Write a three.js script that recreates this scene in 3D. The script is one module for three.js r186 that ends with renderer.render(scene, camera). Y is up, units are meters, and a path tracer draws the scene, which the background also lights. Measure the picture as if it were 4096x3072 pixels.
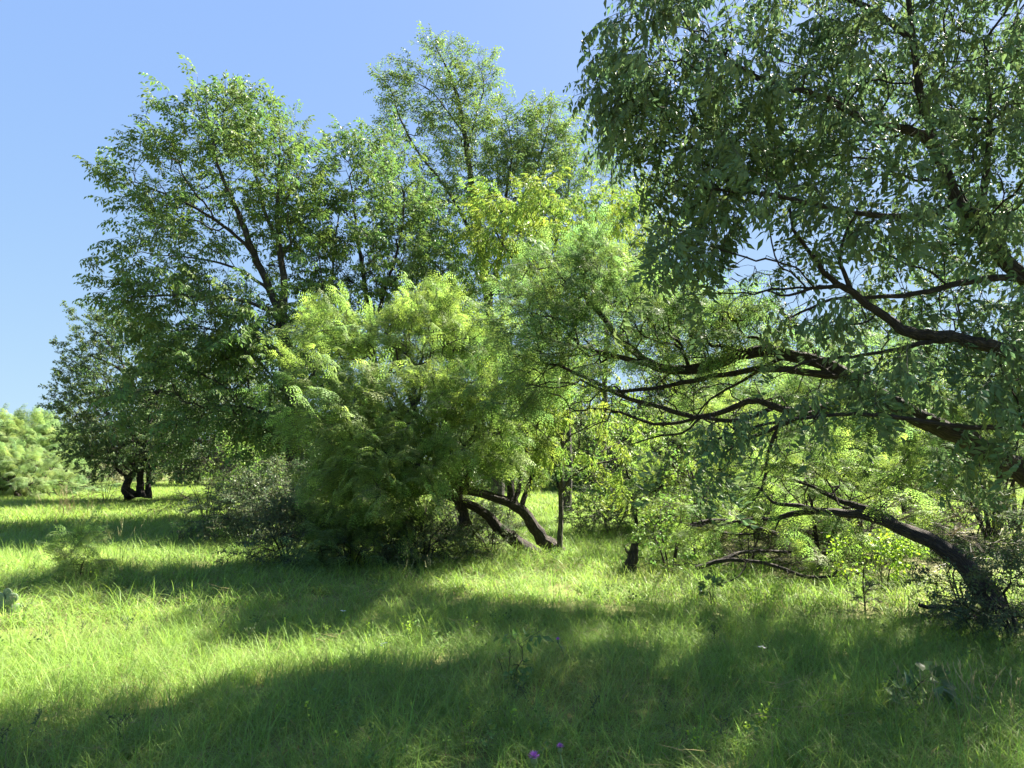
import * as THREE from 'three';
import { mergeGeometries } from 'three/addons/utils/BufferGeometryUtils.js';
import { ImprovedNoise } from 'three/addons/math/ImprovedNoise.js';

// ------------------------------------------------------------------ camera, sky, sun, exposure
const scene = new THREE.Scene();
const camera = new THREE.PerspectiveCamera(57, 4 / 3, 0.05, 3000);
const EYE = new THREE.Vector3(0, 1.65, 0), PITCH = THREE.MathUtils.degToRad(6.3);
camera.position.copy(EYE);
camera.rotation.set(PITCH, 0, 0);
const EXPOSURE = 6.7;
const SUN_AZ = THREE.MathUtils.degToRad(42), SUN_EL = THREE.MathUtils.degToRad(41);
const SUN = new THREE.Vector3(Math.sin(SUN_AZ) * Math.cos(SUN_EL), Math.sin(SUN_EL), -Math.cos(SUN_AZ) * Math.cos(SUN_EL));
{
  const W = 1024, H = 512, data = new Float32Array(W * H * 4), v = new THREE.Vector3();
  const zen = [0.245, 0.43, 0.96], mid = [0.34, 0.62, 0.985], hor = [0.60, 0.84, 0.98], glow = [0.62, 0.55, 0.45];
  for (let j = 0; j < H; j++) for (let i = 0; i < W; i++) {
    const el = ((j + 0.5) / H - 0.5) * Math.PI, az = ((i + 0.5) / W - 0.5) * 2 * Math.PI;
    v.set(Math.cos(az) * Math.cos(el), Math.sin(el), Math.sin(az) * Math.cos(el));
    const e = Math.max(0, el * 57.3), a = Math.exp(-e / 11), b = Math.exp(-e / 26);
    const c = Math.max(-1, Math.min(1, v.dot(SUN))), ang = Math.acos(c) * 57.3;
    const g = 0.55 * Math.exp(-ang / 22) + 0.25 * Math.exp(-ang / 7) + 0.05 * Math.exp(-ang / 60);
    for (let k = 0; k < 3; k++) {
      let s = zen[k] * (1 - b) + mid[k] * b;
      s = s * (1 - a) + hor[k] * a + glow[k] * g;
      if (el < 0) s = 0.12;
      data[(j * W + i) * 4 + k] = s / EXPOSURE;
    }
    data[(j * W + i) * 4 + 3] = 1;
  }
  const t = new THREE.DataTexture(data, W, H, THREE.RGBAFormat, THREE.FloatType);
  t.mapping = THREE.EquirectangularReflectionMapping;
  t.magFilter = t.minFilter = THREE.LinearFilter;
  t.needsUpdate = true;
  scene.background = t; scene.environment = t;
}
const sun = new THREE.DirectionalLight(new THREE.Color().setRGB(1, 0.93, 0.80), 5);
sun.name = 'sun';
sun.position.copy(SUN).multiplyScalar(80);
sun.target.position.set(0, 0, -12);
sun.castShadow = true;
sun.shadow.mapSize.set(4096, 4096);
Object.assign(sun.shadow.camera, { left: -45, right: 45, top: 45, bottom: -45, near: 1, far: 220 });
scene.add(sun, sun.target);
const renderer = new THREE.WebGLRenderer({ antialias: true });
renderer.toneMapping = THREE.LinearToneMapping;
renderer.toneMappingExposure = EXPOSURE;
renderer.shadowMap.enabled = true;

// ------------------------------------------------------------------ helpers
const V = (x, y, z) => new THREE.Vector3(x, y, z);
const UP = V(0, 1, 0);
function rng(seed) { let s = seed >>> 0; return () => { s = (s + 0x6d2b79f5) | 0; let t = Math.imul(s ^ (s >>> 15), 1 | s); t = (t + Math.imul(t ^ (t >>> 7), 61 | t)) ^ t; return ((t ^ (t >>> 14)) >>> 0) / 4294967296; }; }
const NZ = new ImprovedNoise();
const noise = (x, y, z = 0) => NZ.noise(x + 100.3, y + 50.7, z + 20.1);
const ground = (x, z) => 0.10 * noise(x / 7, z / 7) + 0.05 * noise(x / 2.3, z / 2.3, 5) + 0.25 * noise(x / 40, z / 40, 9) * Math.min(1, Math.hypot(x, z) / 25);
const FOCAL = 384 / Math.tan(THREE.MathUtils.degToRad(57 / 2));
// a surveyed spot: where a sight line through the photo stands at a distance of D metres ahead
function at(px, py, D) {
  const d = V((px - 512) / FOCAL, -(py - 384) / FOCAL, -1).applyAxisAngle(V(1, 0, 0), PITCH);
  return EYE.clone().addScaledVector(d, D / -d.z);
}
const spot = (px, D) => { const x = at(px, 462, D).x; return V(x, ground(x, -D), -D); };
const used = {};
function numbered(n) { const k = used[n] = (used[n] ?? -1) + 1; return k ? n + '_' + String(k).padStart(3, '0') : n; }
function thing(name, label, category, p = V(0, 0, 0), group, kind) {
  const o = new THREE.Group();
  o.name = numbered(name); o.position.copy(p);
  o.userData = { label, category };
  if (group) o.userData.group = group;
  if (kind) o.userData.kind = kind;
  scene.add(o);
  return o;
}
function part(name, geo, mat, parent, kind) {
  const m = new THREE.Mesh(geo, mat);
  m.name = name; m.castShadow = m.receiveShadow = true;
  if (kind) m.userData.kind = kind;
  parent.add(m);
  return m;
}
function copies(name, geo, mat, mats, cols, parent, kind = 'stuff') {
  const m = new THREE.InstancedMesh(geo, mat, mats.length), c = new THREE.Color();
  for (let i = 0; i < mats.length; i++) { m.setMatrixAt(i, mats[i]); if (cols) m.setColorAt(i, c.setRGB(...cols[i])); }
  m.name = name; m.castShadow = m.receiveShadow = true;
  if (kind) m.userData.kind = kind;
  parent.add(m);
  return m;
}

// ------------------------------------------------------------------ materials
function noiseTexture(n, fn, srgb) {
  const d = new Uint8Array(n * n * 4);
  for (let j = 0; j < n; j++) for (let i = 0; i < n; i++) { const c = fn(i / n, j / n); for (let k = 0; k < 3; k++) d[(j * n + i) * 4 + k] = Math.max(0, Math.min(255, c[k] * 255)); d[(j * n + i) * 4 + 3] = 255; }
  const t = new THREE.DataTexture(d, n, n);
  t.wrapS = t.wrapT = THREE.RepeatWrapping; t.magFilter = THREE.LinearFilter; t.minFilter = THREE.LinearMipmapLinearFilter;
  if (srgb) t.colorSpace = THREE.SRGBColorSpace;
  t.needsUpdate = true;
  return t;
}
// tiling noise by blending the four wraps
function tile(u, v, fu, fv, z) {
  const a = noise(u * fu, v * fv, z), b = noise((u - 1) * fu, v * fv, z), c = noise(u * fu, (v - 1) * fv, z), d = noise((u - 1) * fu, (v - 1) * fv, z);
  return (a * (1 - u) + b * u) * (1 - v) + (c * (1 - u) + d * u) * v;
}
const barkH = (u, v) => { const w = tile(u, v, 6, 2, 3) * 0.12; const r = Math.abs(tile(u + w, v, 16, 3.2, 1)) * 1.6 + 0.35 * Math.abs(tile(u, v, 30, 12, 2)); return Math.min(1, r * 1.3); };
const barkBump = noiseTexture(256, (u, v) => { const h = barkH(u, v); return [h, h, h]; });
const barkMap = noiseTexture(256, (u, v) => { const h = 0.45 + 0.75 * barkH(u, v), l = Math.max(0, tile(u, v, 5, 5, 8) - 0.18) * 1.3; return [h + l, h + l * 1.05, h + l * 0.9]; }, true);
const barkMat = (r, g, b) => { const m = new THREE.MeshStandardMaterial({ color: new THREE.Color().setRGB(r, g, b), roughness: 0.92, map: barkMap, bumpMap: barkBump, bumpScale: 0.04 }); m.name = 'bark'; return m; };
const BARK = { dark: barkMat(0.075, 0.060, 0.050), grey: barkMat(0.14, 0.125, 0.10), mesquite: barkMat(0.085, 0.066, 0.052), pale: barkMat(0.20, 0.18, 0.14), dead: barkMat(0.10, 0.085, 0.068) };
const leafMaterial = (t, coat) => { const m = new THREE.MeshPhysicalMaterial({ color: 0xffffff, vertexColors: true, roughness: 1, transmission: t, thickness: 0, clearcoat: coat, clearcoatRoughness: 0.42, specularIntensity: 0.3, side: THREE.DoubleSide }); m.name = 'leaf'; return m; };
const LEAF = leafMaterial(0.45, 0.4), FEATHER = leafMaterial(0.6, 0.25), GRASS = leafMaterial(0.5, 0.3);

// ------------------------------------------------------------------ leaf sprays (twig along +x, sky along +y)
class Leafage {
  constructor() { this.p = []; this.c = []; }
  tri(a, b, c, col) { this.p.push(a.x, a.y, a.z, b.x, b.y, b.z, c.x, c.y, c.z); for (let k = 0; k < 3; k++) this.c.push(...col); }
  // a pointed blade folded along its midrib that curves down by droop; base, direction, blade normal
  leaf(p, d, n, len, wid, col, droop = 0.15, fold = 0.25, simple = false) {
    const s = d.clone().cross(n).normalize(), tip = p.clone().addScaledVector(d, len).addScaledVector(n, -droop * len), m = p.clone().addScaledVector(d, len * 0.45).addScaledVector(n, -droop * len * 0.18);
    const l = m.clone().addScaledVector(s, wid / 2).addScaledVector(n, fold * wid * 0.5), r = m.clone().addScaledVector(s, -wid / 2).addScaledVector(n, fold * wid * 0.5);
    if (simple) { this.tri(p, l, tip, col); this.tri(p, tip, r, col); return; }
    this.tri(p, l, m, col); this.tri(p, m, r, col); this.tri(m, l, tip, col); this.tri(m, tip, r, col);
  }
  stick(a, b, r, col) {
    const d = b.clone().sub(a).normalize(), s = d.clone().cross(Math.abs(d.y) < 0.9 ? UP : V(1, 0, 0)).normalize(), t = d.clone().cross(s);
    const ring = (c, q) => [0, 1, 2].map((k) => c.clone().addScaledVector(s, q * Math.cos(k * 2.094)).addScaledVector(t, q * Math.sin(k * 2.094)));
    const A = ring(a, r), B = ring(b, r * 0.75);
    for (let k = 0; k < 3; k++) { const j = (k + 1) % 3; this.tri(A[k], A[j], B[j], col); this.tri(A[k], B[j], B[k], col); }
  }
  build() {
    const g = new THREE.BufferGeometry();
    g.setAttribute('position', new THREE.Float32BufferAttribute(this.p, 3));
    g.setAttribute('color', new THREE.Float32BufferAttribute(this.c, 3));
    return g;
  }
}
const TWIG = [0.07, 0.065, 0.04];
const tint = (c, k, w = 0) => [c[0] * k * (1 + w), c[1] * k, c[2] * k * (1 - w)];
const dirv = (yaw, pitch) => V(Math.cos(yaw) * Math.cos(pitch), Math.sin(pitch), Math.sin(yaw) * Math.cos(pitch));

// twig with compound leaves of pointed leaflets that hang (ash, pecan, soapberry look)
function pinnateSpray(seed, { len = 0.45, leaves = 7, pairs = 3, rachis = 0.16, leaflet = 0.075, width = 0.028, droop = 0.5, col, simple = true, hang = 0.25 }) {
  const R = rng(seed), L = new Leafage();
  let prev = V(0, 0, 0);
  for (let i = 1; i <= 4; i++) { const x = (len * i) / 4, q = V(x, -0.06 * x * x / len, 0.02 * (R() - 0.5)); L.stick(prev, q, 0.0035, TWIG); prev = q; }
  for (let i = 0; i < leaves; i++) {
    const f = 0.15 + 0.85 * (i / (leaves - 1)), p = V(len * f, -0.06 * len * f * f, 0), side = i % 2 ? 1 : -1;
    const yaw = i === leaves - 1 ? (R() - 0.5) * 0.5 : side * (0.7 + 0.6 * R()), d0 = dirv(yaw, 0.35 - hang + 0.5 * (R() - 0.5));
    const along = (s) => p.clone().addScaledVector(d0, s).addScaledVector(UP, -droop * s * s / rachis);
    L.stick(p, along(rachis * 0.55), 0.0014, tint(col, 0.8)); L.stick(along(rachis * 0.55), along(rachis), 0.001, tint(col, 0.8));
    const shade = 0.8 + 0.45 * R(), warm = 0.25 * (R() - 0.4);
    for (let k = 0; k <= pairs; k++) {
      const s = rachis * (0.35 + 0.65 * (k / pairs)), q = along(s), dd = along(s + 0.01).sub(along(s - 0.01)).normalize(), right = dd.clone().cross(UP).normalize();
      for (const g of k === pairs ? [0] : [-1, 1]) {
        const d = dd.clone().multiplyScalar(g ? 0.55 : 1).addScaledVector(right, g * 0.8).addScaledVector(UP, -hang * (0.6 + 0.9 * R())).normalize();
        const n = UP.clone().addScaledVector(V(R() - 0.5, 0, R() - 0.5), 0.9); n.addScaledVector(d, -n.dot(d)).normalize();
        L.leaf(q, d, n, leaflet * (0.8 + 0.4 * R()), width * (0.85 + 0.3 * R()), tint(col, shade * (0.9 + 0.2 * R()), warm), 0.12 + 0.25 * R(), 0.3, simple);
      }
    }
  }
  return L.build();
}
// feathery mesquite twig: twice-divided leaves with narrow leaflets
function featherSpray(seed, { len = 0.36, leaves = 9, pinna = 0.105, pairs = 11, leaflet = 0.024, width = 0.0042, col, droop = 0.35, vary = 0.4 }) {
  const R = rng(seed), L = new Leafage();
  let prev = V(0, 0, 0);
  for (let i = 1; i <= 4; i++) { const x = (len * i) / 4, q = V(x, -0.05 * x, 0.035 * (R() - 0.5)); L.stick(prev, q, 0.003, TWIG); prev = q; }
  for (let i = 0; i < leaves; i++) {
    const f = 0.05 + 0.95 * (i / (leaves - 1)), p = V(len * f, -0.05 * len * f, 0), yaw = (i % 2 ? 1 : -1) * (0.5 + 0.9 * R()), pt = 0.25 + 0.6 * (R() - 0.5);
    const d0 = dirv(yaw, pt), base = p.clone().addScaledVector(d0, 0.03), shade = 1 + vary * (R() - 0.5), warm = 0.2 * (R() - 0.4);
    L.stick(p, base, 0.0009, tint(col, 0.8));
    for (const sgn of [-1, 1]) {
      const d = dirv(yaw + sgn * 0.42, pt - 0.1), along = (s) => base.clone().addScaledVector(d, s).addScaledVector(UP, -droop * s * s / pinna);
      L.stick(base, along(pinna), 0.0008, tint(col, 0.9));
      for (let k = 0; k < pairs; k++) {
        const s = pinna * (0.06 + 0.94 * (k / (pairs - 1))), q = along(s), dd = along(s + 0.01).sub(along(s - 0.01)).normalize(), r = dd.clone().cross(UP).normalize();
        for (const g of [-1, 1]) {
          const e = dd.clone().multiplyScalar(0.35).addScaledVector(r, g).addScaledVector(UP, -0.1 + 0.25 * (R() - 0.5)).normalize(), n = UP.clone().addScaledVector(r, g * 0.4).normalize();
          const a = q, w = dd.clone().multiplyScalar(width / 2), tip = q.clone().addScaledVector(e, leaflet * (0.8 + 0.35 * R())), mid = q.clone().addScaledVector(e, leaflet * 0.5), c = tint(col, shade * (0.9 + 0.2 * R()), warm);
          L.tri(a, mid.clone().add(w), tip, c); L.tri(a, tip, mid.clone().sub(w), c);
        }
      }
    }
  }
  return L.build();
}
// a twig with single leaves; small oval ones for brush, wide ones for vines and weeds
function simpleSpray(seed, { len = 0.3, leaves = 22, leaf = 0.022, width = 0.012, col, hang = 0.1, twig = 0.0028, twigCol = TWIG, spread = 0.9, stalk = 0.006, side = 3, droop = 0.2 }) {
  const R = rng(seed), L = new Leafage();
  const shoots = [[V(0, 0, 0), V(1, 0, 0), len]];
  for (let i = 0; i < side; i++) { const f = 0.25 + 0.6 * R(); shoots.push([V(len * f, 0, 0), dirv((i % 2 ? 1 : -1) * (0.5 + 0.5 * R()), 0.5 * (R() - 0.4)), len * (0.35 + 0.3 * R())]); }
  const total = shoots.reduce((a, s) => a + s[2], 0);
  for (const [o, d, l] of shoots) {
    const end = o.clone().addScaledVector(d, l).addScaledVector(UP, 0.04 * (R() - 0.5)); L.stick(o, end, twig, twigCol);
    const n = Math.max(3, Math.round((leaves * l) / total));
    for (let i = 0; i < n; i++) {
      const p = o.clone().lerp(end, 0.1 + 0.9 * ((i + R() * 0.6) / n)), e = d.clone().multiplyScalar(0.45).add(V(R() - 0.5, R() - 0.5 - hang, R() - 0.5).multiplyScalar(2 * spread)).normalize();
      const nn = UP.clone().addScaledVector(V(R() - 0.5, 0, R() - 0.5), 1.2); nn.addScaledVector(e, -nn.dot(e)).normalize();
      L.leaf(p.addScaledVector(e, stalk), e, nn, leaf * (0.7 + 0.6 * R()), width * (0.7 + 0.6 * R()), tint(col, 0.75 + 0.5 * R(), 0.25 * (R() - 0.4)), droop, 0.2, leaf < 0.04);
    }
  }
  return L.build();
}
const SPRAY = {
  ash: [11, 12].map((s) => pinnateSpray(s, { col: [0.108, 0.188, 0.042], leaflet: 0.105, width: 0.048, leaves: 6, pairs: 2, rachis: 0.15, len: 0.36 })),
  cool: [13, 14].map((s) => pinnateSpray(s, { col: [0.125, 0.20, 0.05], leaflet: 0.095, width: 0.042, leaves: 7, len: 0.36, rachis: 0.11, pairs: 1, hang: 0.12 })),
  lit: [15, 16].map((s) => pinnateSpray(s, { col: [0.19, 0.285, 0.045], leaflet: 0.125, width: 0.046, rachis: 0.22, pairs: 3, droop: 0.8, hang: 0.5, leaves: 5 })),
  near: [17, 18, 19].map((s) => pinnateSpray(s, { col: [0.095, 0.155, 0.058], leaflet: 0.10, width: 0.044, leaves: 5, len: 0.36, pairs: 2, rachis: 0.13, droop: 0.7, hang: 0.5, simple: false })),
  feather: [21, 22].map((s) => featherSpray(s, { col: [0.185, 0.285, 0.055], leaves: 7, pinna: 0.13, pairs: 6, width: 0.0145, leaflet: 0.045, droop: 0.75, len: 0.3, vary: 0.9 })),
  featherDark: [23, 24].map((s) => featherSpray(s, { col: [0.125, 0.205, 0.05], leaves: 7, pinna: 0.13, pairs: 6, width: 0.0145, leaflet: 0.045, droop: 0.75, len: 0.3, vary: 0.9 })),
  featherFar: [25, 26].map((s) => featherSpray(s, { col: [0.17, 0.26, 0.075], len: 0.8, leaves: 12, pinna: 0.22, pairs: 6, leaflet: 0.08, width: 0.028, droop: 0.7 })),
  brush: [31, 32].map((s) => simpleSpray(s, { col: [0.085, 0.13, 0.05], leaves: 40, leaf: 0.038, width: 0.020 })),
  brushDark: [33, 34].map((s) => simpleSpray(s, { col: [0.075, 0.115, 0.045], leaves: 40, leaf: 0.036, width: 0.019 })),
  vine: [35, 36].map((s) => simpleSpray(s, { col: [0.16, 0.27, 0.045], leaves: 14, leaf: 0.06, width: 0.046, hang: 0.35, len: 0.34, stalk: 0.02 })),
  weed: [37].map((s) => simpleSpray(s, { col: [0.25, 0.40, 0.035], leaves: 16, leaf: 0.045, width: 0.032, len: 0.26, hang: 0.15, twigCol: [0.12, 0.2, 0.04] })),
  forb: [45].map((s) => simpleSpray(s, { col: [0.12, 0.22, 0.05], leaves: 10, leaf: 0.075, width: 0.045, len: 0.2, hang: 0.1, side: 2, stalk: 0.02, twigCol: [0.1, 0.16, 0.04] })),
  bigleaf: [46].map((s) => simpleSpray(s, { col: [0.10, 0.17, 0.06], leaves: 6, leaf: 0.15, width: 0.11, len: 0.18, hang: -0.05, side: 2, stalk: 0.06, twigCol: [0.1, 0.14, 0.05], spread: 0.7 })),
  needle: [47].map((s) => simpleSpray(s, { col: [0.05, 0.085, 0.04], leaves: 60, leaf: 0.024, width: 0.005, len: 0.16, hang: 0, side: 5, stalk: 0.001 })),
  bare: [38, 39].map((s) => simpleSpray(s, { col: [0.12, 0.11, 0.07], leaves: 3, leaf: 0.02, width: 0.01, len: 0.4, side: 6, twig: 0.003, twigCol: [0.10, 0.083, 0.065] })),
  broad: [48, 49].map((s) => simpleSpray(s, { col: [0.085, 0.145, 0.04], leaves: 30, leaf: 0.16, width: 0.085, len: 0.8, side: 4, twig: 0.006 })),
  farleaf: [41, 42].map((s) => simpleSpray(s, { col: [0.12, 0.195, 0.05], leaves: 26, leaf: 0.16, width: 0.09, len: 0.9, side: 4, twig: 0.008 })),
  farPale: [43, 44].map((s) => simpleSpray(s, { col: [0.16, 0.20, 0.09], leaves: 26, leaf: 0.13, width: 0.07, len: 0.8, side: 4, twig: 0.008 })),
};

// ------------------------------------------------------------------ woody plants: limbs drawn by hand, twigs grown to points in the crown
function blobs(list, R, clump = 0.36, per = 7) {   // [px, py, D, rx px, ry px, depth m, count]; twig ends gather in clumps
  const out = [], seats = [];
  for (const [px, py, D, rx, ry, rd, n] of list) {
    const c = at(px, py, D), k = D / FOCAL, m = Math.max(1, Math.round(n / per));
    for (let i = 0; i < m; i++) {
      let best = null, bd = -1;
      for (let t = 0; t < 5; t++) {
        const u = V(R() * 2 - 1, R() * 2 - 1, R() * 2 - 1), l = u.length() || 1;
        u.multiplyScalar(Math.pow(R(), 0.38) / l);
        const q = V(c.x + u.x * rx * k, c.y + u.y * ry * k, c.z + u.z * rd);
        let e = 1e9;
        for (let j = Math.max(0, seats.length - 80); j < seats.length; j++) e = Math.min(e, seats[j].distanceToSquared(q));
        if (e > bd) { bd = e; best = q; }
      }
      seats.push(best);
      const r = clump * (0.6 + 0.8 * R()), cnt = Math.max(1, Math.round((n / m) * (0.5 + R())));
      for (let h = 0; h < cnt; h++) {
        const q = best.clone().add(V(R() + R() + R() - 1.5, (R() + R() + R() - 1.5) * 0.75, R() + R() + R() - 1.5).multiplyScalar(r * 1.25));
        if (q.y > 0.12) out.push(q);
      }
    }
  }
  return out;
}
function grow({ limbs, tips, seed, step = 0.2, bf = 0.3, tipR = 0.0035, wig = 0.05, sag = 0.05, power = 0.45, maxSides = 12 }) {
  const R = rng(seed), dry = [], P = [], par = [], len = [], rmin = [], dir = [];
  const add = (p, k, r) => { P.push(p); par.push(k); len.push(k < 0 ? 0 : len[k] + p.distanceTo(P[k])); rmin.push(r); dir.push(k < 0 ? V(0, 1, 0) : p.clone().sub(P[k]).normalize()); return P.length - 1; };
  const nearest = (p) => { let b = -1, bd = 1e9; for (let i = 0; i < P.length; i++) { const d = P[i].distanceToSquared(p); if (d < bd) { bd = d; b = i; } } return b; };
  for (const { pts, r0, r1, root } of limbs) {
    const c = new THREE.CatmullRomCurve3(pts, false, 'centripetal'), n = Math.max(2, Math.ceil(c.getLength() / step));
    let k = root || !P.length ? -1 : nearest(pts[0]);
    for (let i = k < 0 ? 0 : 1; i <= n; i++) {
      const t = i / n, p = c.getPoint(t), w = 0.25 * (r0 + (r1 - r0) * t) + 0.2 * wig;
      if (i > 0) p.add(V(R() - 0.5, R() - 0.5, R() - 0.5).multiplyScalar(w));
      k = add(p, k, r0 + (r1 - r0) * Math.pow(t, 0.8));
    }
  }
  const limbCount = P.length;
  const order = tips.map((p) => { let d = 1e9; for (let i = 0; i < limbCount; i++) d = Math.min(d, P[i].distanceToSquared(p)); return [d, p]; }).sort((a, b) => a[0] - b[0]);
  const ends = [];
  for (const [, p] of order) {
    let b = 0, bc = 1e9;
    for (let i = 0; i < P.length; i++) {
      const q = P[i], dx = p.x - q.x, dy = p.y - q.y, dz = p.z - q.z, d = Math.sqrt(dx * dx + dy * dy + dz * dz);
      if (d > bc) continue;
      const dot = (dx * dir[i].x + dy * dir[i].y + dz * dir[i].z) / (d || 1), c = d * (1 + 0.3 * (1 - dot)) + bf * len[i];
      if (c < bc && d > 0.02) { bc = c; b = i; }
    }
    const a = P[b], d = a.distanceTo(p), m = a.clone().addScaledVector(dir[b], d * 0.42).addScaledVector(UP, sag * d), n = Math.max(1, Math.round(d / step));
    let k = b;
    for (let i = 1; i <= n; i++) {
      const t = i / n, q = a.clone().multiplyScalar((1 - t) * (1 - t)).addScaledVector(m, 2 * t * (1 - t)).addScaledVector(p, t * t);
      if (i < n) q.add(V(R() - 0.5, R() - 0.5, R() - 0.5).multiplyScalar(wig));
      k = add(q, k, 0); if (p.bare) dry[k] = 1;
    }
    ends.push(k);
  }
  const N = P.length, acc = new Float32Array(N), kid = new Int32Array(N).fill(-1);
  for (const e of ends) acc[e] += 1;
  for (let i = N - 1; i >= 0; i--) { if (!acc[i]) acc[i] = 0.6; if (par[i] >= 0) acc[par[i]] += acc[i]; }
  const rad = Array.from(acc, (a, i) => Math.max(rmin[i], tipR * Math.pow(a, power)));
  for (let i = 0; i < N; i++) { const k = par[i]; if (k >= 0) { rad[i] = Math.min(rad[i], Math.max(rad[k], 0.001)); if (kid[k] < 0 || acc[i] * (rmin[i] ? 1e4 : 1) > acc[kid[k]] * (rmin[kid[k]] ? 1e4 : 1)) kid[k] = i; } }
  const thick = { p: [], n: [], u: [], f: [] }, thin = { p: [], n: [], u: [], f: [] };
  const T = V(0, 0, 0), S = V(0, 0, 0), B = V(0, 0, 0);
  for (let s = 0; s < N; s++) {
    if (par[s] >= 0 && kid[par[s]] === s) continue;
    const chain = []; if (par[s] >= 0) chain.push(par[s]);
    for (let i = s; i >= 0; i = kid[i]) chain.push(i);
    if (chain.length < 2) continue;
    const r0 = rad[s], o = r0 > 0.028 ? thick : thin, sides = r0 > 0.05 ? maxSides : r0 > 0.02 ? 6 : r0 > 0.008 ? 4 : 3, base = o.p.length / 3;
    let v = 0; S.set(R() - 0.5, 0.01, R() - 0.5);
    const reps = Math.max(1, Math.round((r0 * 6.28) / 0.25));
    chain.forEach((i, c) => {
      const q = P[i], a = P[chain[Math.max(0, c - 1)]], b = P[chain[Math.min(chain.length - 1, c + 1)]];
      T.subVectors(b, a).normalize(); S.addScaledVector(T, -S.dot(T)); if (S.lengthSq() < 1e-6) S.set(T.y, -T.x, 0.01); S.normalize(); B.crossVectors(T, S);
      if (c) v += q.distanceTo(P[chain[c - 1]]);
      const r = c === 0 && par[s] >= 0 ? rad[s] : rad[i], flare = par[s] < 0 && r0 > 0.06 ? 1 + 0.5 * Math.exp(-v / 0.22) : 1;
      for (let k = 0; k <= sides; k++) {
        const an = ((k % sides) / sides) * 6.2832, ca = Math.cos(an), sa = Math.sin(an), nx = S.x * ca + B.x * sa, ny = S.y * ca + B.y * sa, nz = S.z * ca + B.z * sa;
        const rr = r * flare * (r > 0.02 ? 1 + 0.16 * noise(q.x * 6 + ca, q.y * 3, q.z * 6 + sa) + (r > 0.05 ? 0.15 * Math.abs(noise(ca * 3.1 + v * 0.9, sa * 3.1, v * 1.3 + s)) + 0.06 * noise(ca * 7, sa * 7, v * 6) : 0) : 1);
        o.p.push(q.x + nx * rr, q.y + ny * rr, q.z + nz * rr); o.n.push(nx, ny, nz); o.u.push((k / sides) * reps, v / 0.5);
      }
      if (c) for (let k = 0; k < sides; k++) { const x = base + (c - 1) * (sides + 1) + k, y = x + sides + 1; o.f.push(x, x + 1, y, x + 1, y + 1, y); }
    });
  }
  const make = (o) => { if (!o.f.length) return null; const g = new THREE.BufferGeometry(); g.setAttribute('position', new THREE.Float32BufferAttribute(o.p, 3)); g.setAttribute('normal', new THREE.Float32BufferAttribute(o.n, 3)); g.setAttribute('uv', new THREE.Float32BufferAttribute(o.u, 2)); g.setIndex(o.f); return g; };
  // places for sprays: every tip, and along the last stretch of each twig
  const seats = [];
  const isEnd = new Uint8Array(N); for (const e of ends) isEnd[e] = 1;
  for (let i = limbCount; i < N; i++) if (acc[i] < 3.2 && !dry[i]) seats.push({ p: P[i], d: dir[i], end: isEnd[i] });
  return { trunk: make(thick), twigs: make(thin), seats };
}
const X = V(0, 0, 0), Y = V(0, 0, 0), Z = V(0, 0, 0);
function placeSprays(seats, R, { centre, size = 1, extra = 0.5, roll = 0.6, droop = 0, hue = 0.14, tips = 0.25, along = 0.45 }) {
  const out = [[], []], col = [[], []];
  for (const s of seats) {
    if (!s.end && R() > extra) continue;
    X.copy(s.d).multiplyScalar(along).addScaledVector(V(R() - 0.5, R() - 0.5, R() - 0.5), 1.5);
    if (centre) X.addScaledVector(Z.subVectors(s.p, centre).normalize(), 0.45);
    X.y -= droop; X.normalize();
    Y.set((R() - 0.5) * roll * 2, 1, (R() - 0.5) * roll * 2); Y.addScaledVector(X, -Y.dot(X)); if (Y.lengthSq() < 1e-4) Y.set(1, 0, 0); Y.normalize(); Z.crossVectors(X, Y);
    const k = size * (0.6 + 0.75 * R()), v = R() < 0.5 ? 0 : 1, m = new THREE.Matrix4().makeBasis(X, Y, Z).scale(V(k, k, k)).setPosition(s.p);
    out[v].push(m);
    const b = 0.85 + 0.3 * R() + (s.end ? tips * R() * 0.6 : 0), h = hue * (R() - 0.5) * 2;
    col[v].push([b * (1 + h), b, b * (1 - h)]);
  }
  return { out, col };
}
// name, label, category, options -> a tree or bush with trunk, branches and crown
function woody(name, label, category, o) {
  const R = rng(o.seed), limbs = o.limbs.map(({ at: pts, p, r0, r1, root }) => ({ pts: p || pts.map(([x, y, D]) => at(x, y, D)), r0, r1, root }));
  const base = limbs[0].pts[0].clone();
  if (o.foot !== false) base.y = ground(base.x, base.z) - 0.08;
  const tips = o.tips || blobs(o.blobs, R, o.clump, o.per);
  if (o.dry) for (const p of blobs(o.dry, R, o.clump, 3)) { p.bare = true; tips.push(p); }
  const t = thing(name, label, category, base, o.group);
  for (const l of limbs) for (const p of l.pts) p.sub(base);
  for (const p of tips) p.sub(base);
  const g = grow({ limbs, tips, seed: o.seed + 1, ...(o.grow || {}) });
  const [thickName, thinName] = o.parts || ['trunk', 'branches'];
  if (g.trunk) part(thickName, g.trunk, o.bark || BARK.dark, t);
  if (g.twigs) part(thinName, g.twigs, o.twigBark || o.bark || BARK.dark, t, 'stuff');
  const centre = tips.reduce((a, p) => a.add(p), V(0, 0, 0)).multiplyScalar(1 / Math.max(1, tips.length));
  for (const [kind, mat, opts] of o.leaves || []) {
    const { out, col } = placeSprays(g.seats, R, { centre, ...opts });
    SPRAY[kind].slice(0, 2).forEach((geo, v) => { if (out[v].length) copies('crown', geo, mat, out[v], col[v], t); });
  }
  return t;
}
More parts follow.
